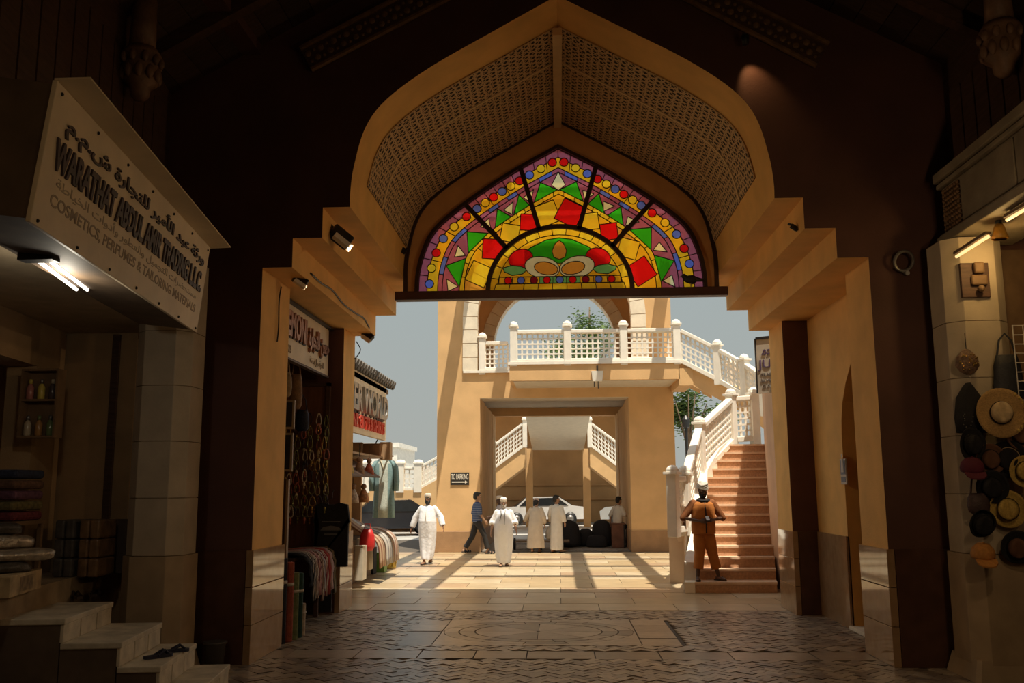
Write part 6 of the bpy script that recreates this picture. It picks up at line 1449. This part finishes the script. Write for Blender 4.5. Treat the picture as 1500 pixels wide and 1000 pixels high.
# 3: man in checked shirt walking to the right
CHK = stripes('navy_check', [(.03, .05, .13), (.10, .14, .24), (.03, .05, .13), (.22, .25, .32)], 2, 16); DTR = mat('dark_trousers', (.02, .018, .018), .8, .2, 20, .3)
def trousers(t, P, m, hem=.12, wide=1.0, name='trousers', top=1.02):
    b = MB(); T = P['T']; b.loft([[T(rx_*math.cos(a), ry_*math.sin(a), z) for a in (2*PI*i/24 for i in range(24))] for z, rx_, ry_ in ((.84, .15, .12), (.92, .175, .135), (1.0, .165, .125), (top, .16, .12))])
    for s, sg in (('R', -1), ('L', 1)):
        hp = Vector((sg*.085, 0, .9)); kn, an = Vector(P[s+'K']), Vector(P[s+'A']); e = an.lerp(kn, hem/.42)
        limb(b, [hp, hp.lerp(kn, .5), kn, kn.lerp(e, .6)], [.105, .092*wide, .078*wide, .074*wide], 12); b.tube([kn, kn.lerp(e, .6), e], [.078*wide, .074*wide, .076*wide], 12)
    return solid(name, b, m, t, .012, 3)
def shirt(t, P, m, short=.0, hem=.90, name='shirt', big=1.0):
    rows = [(hem, 0, 0, .175*big, .14*big), (1.0, 0, 0, .18*big, .145*big), (1.15, 0, 0, .185*big, .145*big), (1.3, 0, 0, .195, .14), (1.38, 0, 0, .185, .125), (1.43, 0, 0, .15, .10), (1.47, 0, 0, .08, .075), (1.485, 0, 0, .066, .066)]
    return robe(t, P, m, rows, (.066, .06, .055), short, .015, 5, name)
t, P = person('man in a navy checked shirt and dark trousers walking beside the tower', place(699, 811), 1.9, 1.72, 'tan', HAIR, None, None,
    dict(RE=(-.25, -.02, 1.16), RW=(-.25, -.16, .95), LE=(.25, .06, 1.16), LW=(.26, -.02, .92), RK=(-.09, -.20, .52), RA=(-.09, -.30, .095), LK=(.09, .12, .50), LA=(.09, .36, .13), head=-.1), shoes=BLKF)
shirt(t, P, CHK, .05); trousers(t, P, DTR, .05)
# 4: companion partly hidden, pale shirt and cap
t, P = person('person in a pale shirt and light cap half hidden behind the older man', (-1.78, 27.6, 0), -1.4, 1.60, 'dark', HAIR, None, (KUM, 'kumma'), dict(RE=(-.26, -.08, 1.16), RW=(-.2, -.3, 1.1), LE=(.26, -.06, 1.16), LW=(.2, -.28, 1.06), RK=(-.09, -.05, .5), LK=(.09, .03, .5)), sandals=DSAN)
shirt(t, P, mat('pale_lilac_shirt', (.55, .48, .46), .85), .1); trousers(t, P, mat('maroon_brown_cloth', (.10, .03, .025), .85), .05)
# 5: man in beige robe seen from behind, pushing the trolley
t, P = person('man in a long beige robe and embroidered cap walking away with a trolley', place(785, 809), 2.95, 1.53, 'tan', HAIR, None, (mat('patterned_cap', (.55, .42, .36), .8, .35, 60), 'kumma'),
    dict(lean=(0, -.10), RE=(-.26, -.02, 1.16), RW=(-.27, -.12, .93), LE=(.31, -.10, 1.18), LW=(.42, -.26, 1.02), RK=(-.09, -.1, .5), RA=(-.09, -.12, .085), LK=(.09, .04, .49), LA=(.09, .16, .11)), sandals=DSAN)
robe(t, P, BEIGE, [(.15, 0, .03, .30, .24), (.3, 0, .02, .295, .225), (.6, 0, .01, .27, .20), (.9, 0, 0, .245, .18), (1.1, 0, 0, .23, .165), (1.25, 0, 0, .215, .15), (1.36, 0, 0, .20, .135), (1.42, 0, 0, .165, .105), (1.465, 0, 0, .09, .08), (1.49, 0, 0, .066, .066)], (.09, .085, .08), .95, .05, 8, seed=2)
# 6: bare-headed man in cream robe with a plastic bag
t, P = person('bare-headed man in a cream robe carrying a white bag, turned away', place(816, 809), 2.55, 1.62, 'tan', HAIR, None, None, dict(LE=(.27, -.02, 1.16), LW=(.31, -.14, .93), RE=(-.26, .03, 1.16), RW=(-.28, -.02, .93), RK=(-.08, -.1, .5), RA=(-.08, -.14, .085), LK=(.08, .04, .49), LA=(.08, .14, .1), head=-.5), sandals=DSAN)
robe(t, P, CREAM, [(.085, .0, .03, .21, .19), (.2, 0, .02, .215, .19), (.5, 0, .01, .21, .17), (.9, 0, 0, .20, .155), (1.1, 0, 0, .195, .15), (1.25, 0, 0, .195, .145), (1.36, 0, 0, .19, .13), (1.42, 0, 0, .16, .10), (1.465, 0, 0, .085, .075), (1.49, 0, 0, .065, .065)], (.08, .075, .07), .95, .05, 7, seed=5)
w = MW[t.name] @ P['Lwr']
bgp = thing('plastic_bag', 'translucent white carrier bag in the hand of the cream robed man', 'bag', (w.x-.03, w.y, w.z-.50)); WPL = mat('white_plastic', (.62, .60, .56), .4, .1, 8, .5, 20)
obj('pouch', MB().loft([[Vector((.14*f*math.cos(q)*(1+.06*math.sin(5*q)), .09*f*math.sin(q), z_)) for q in (2*PI*i/16 for i in range(16))] for z_, f in ((0, .7), (.06, 1), (.22, .95), (.34, .55), (.40, .25))]), WPL, bgp, True, False); obj('handle', MB().tube([(-.03, 0, .38), (0, 0, .46), (.03, 0, .38)], .012, 6), WPL, bgp, True, False)
# 7: seated man at the right pier, on a brown trunk
sy = 29.2; sp_ = Vector((1.80, sy, 0))
trk = thing('trunk', 'upright brown trunk the seated man rests on', 'trunk', (sp_.x, sy, .012)); TKM = mat('brown_trunk', (.20, .085, .05), .6, .2, 5)
obj('body', MB().box(sp_.x-.2, sp_.x+.2, sy-.2, sy+.25, .012, .72), TKM, trk, bevel=.02); obj('lid', MB().box(sp_.x-.215, sp_.x+.215, sy-.215, sy+.265, .72, .76), TKM, trk, bevel=.015); obj('edge_strip', MB().box(sp_.x+.16, sp_.x+.21, sy-.21, sy-.19, .012, .72), BLACKM, trk)
t, P = person('man in a pale t-shirt and dark trousers seated against the right tower pier', (sp_.x, sy+.02, -.11), 2.2, 1.66, 'tan', HAIR, None, None,
    dict(lean=(.02, -.06), RE=(-.27, -.05, 1.18), RW=(-.22, -.30, 1.12), LE=(.28, .1, 1.16), LW=(.26, .10, .93), RK=(-.10, -.38, .72), RA=(-.12, -.42, .28), LK=(.10, -.30, .62), LA=(.12, -.34, .19)), shoes=BLKF)
shirt(t, P, CREAM, .0, .90, 't_shirt', 1.05); trousers(t, P, DTR, .05)
lg = thing('luggage_pile', 'heap of black cloth bags against the left side of the trunk', 'bags', (sp_.x-.55, sy+.5, .012))
def lump(name, parent, c, d, m, seed):
    rr = random.Random(seed); n = 18; rg = []
    for z_, f in ((0, .95), (.12, 1.03), (.4, 1.0), (.65, .95), (.85, .82), (.97, .5), (1, .15)):
        rg.append([Vector((c[0]+d[0]*f*math.copysign(abs(math.cos(a))**.7, math.cos(a))*rr.uniform(.93, 1.06), c[1]+d[1]*f*math.sin(a), c[2]+d[2]*z_+rr.uniform(-.02, .02))) for a in (2*PI*i/n for i in range(n))])
    o = obj(name, MB().loft(rg), m, parent, True, False); s = o.modifiers.new('sub', 'SUBSURF'); s.levels = 1; s.render_levels = 1; return o
for k, (dx, dy, dd) in enumerate(((.08, .1, (.34, .28, .82)), (-.45, .15, (.28, .28, .55)), (-.1, -.38, (.34, .2, .38)))): lump('sack', lg, (dx, dy, 0), dd, BLACKC, k+4)
# trolley with wooden upright and black load
tr_ = thing('hand_trolley', 'two wheeled hand trolley with a wooden upright and black sacks beside the beige robed man', 'trolley', (-.62, 28.3, 0)); WDP = mat('orange_wood_pole', (.42, .20, .07), .6)
for x in (-.75, .05): wh = obj('wheel', MB().tube([(x, .16*math.cos(q), .18+.16*math.sin(q)) for q in (2*PI*i/20 for i in range(20))], .03, 8, True), BLACKM, tr_, True, False); obj('hub', MB().tube([(x-.04, 0, .18), (x+.04, 0, .18)], .04, 10), STEEL, wh, True, False)
obj('axle', MB().tube([(-.75, 0, .18), (.05, 0, .18)], .015, 6), STEEL, tr_, world=False); obj('deck', MB().box(-.72, .9, -.3, .6, .24, .28), WSH, tr_, world=False)
for x in (.45, .62): obj('upright', MB().box(x-.025, x+.025, .1, .15, .28, 1.3), WDP, tr_, world=False)
obj('crosspiece', MB().box(.40, .67, .09, .16, 1.26, 1.31), WDP, tr_, world=False)
sk_ = thing('cloth_sack', 'large black sack standing beyond the hand trolley', 'sack', (.17, 29.5, .012)); lump('sack', sk_, (0, 0, 0), (.48, .42, .84), BLACKC, 9); obj('tie', MB().lathe([(.13, .80), (.14, .82), (.13, .84)], 12), STEEL, sk_, True, False)
# 8: man in orange on the stair reading his phone
op = Vector((onY(1036, 850, 17.2).x, 17.2, RS))
ORG = mat('orange_work_cloth', (.42, .145, .025), .85, .12, 8, .35, 20)
t, P = person('man in orange work clothes and grey turban looking at his phone on the bottom stair', (op.x-.03, op.y+.02, RS+.001), .1, 1.72, 'dark', None, HAIR, (mat('grey_white_wrap', (.52, .49, .44), .8, .15, 30, .3), 'turban'),
    dict(lean=(0, -.02), RE=(-.37, .02, 1.13), RW=(-.12, -.22, 1.08), LE=(.37, .02, 1.13), LW=(.12, -.22, 1.10), RK=(-.10, -.04, .5), RA=(-.15, -.05, .085), LK=(.14, -.03, .5), LA=(.24, -.02, .085), RF=(-.2, -1), LF=(.55, -1), nod=.32, RHpn=(0, 0, 1), curl=.9), sandals=DSAN)
P2 = dict(P); shirt(t, P, mat('dark_orange_shirt', (.22, .075, .02), .85, .1, 8, .3), .10, .88, 'shirt', 1.12)
T = P['T']
vest = MB(); rg = []
for z, rx_, ry_ in ((.84, .225, .175), (.95, .225, .18), (1.15, .222, .178), (1.3, .222, .168), (1.385, .2, .15), (1.425, .16, .12)): rg.append([T(rx_*math.cos(a), ry_*math.sin(a), z) for a in (2*PI*i/28 for i in range(28))])
solid('vest', vest.loft(rg), ORG, t, .012, 2)
obj('zip', MB().tube([T(0, -.125, 1.42), T(.005, -.172, 1.28), T(.01, -.188, 1.1), T(.01, -.18, .86)], .012, 6), BLKF, t, True, False)
trousers(t, P, ORG, .13, 1.25)
obj('scarf', MB().tube([T(-.1, -.03, 1.46), T(-.05, -.11, 1.44), T(.05, -.11, 1.44), T(.1, -.03, 1.46), T(.05, .07, 1.47), T(-.05, .07, 1.47)], .03, 8, True), BLKF, t, True, False)
ph = MW[t.name] @ T(0, -.31, 1.13)
pt = thing('mobile_phone', 'dark phone in the hands of the man in orange', 'phone', ph); pt.rotation_euler = (.6, 0, .1)
obj('body', MB().box(-.035, .035, -.07, .07, -.006, .004), BLACKM, pt, world=False, bevel=.003); obj('screen', MB().box(-.031, .031, -.062, .062, .004, .006), mat('pale_screen', (.5, .5, .5), .2), pt, world=False)
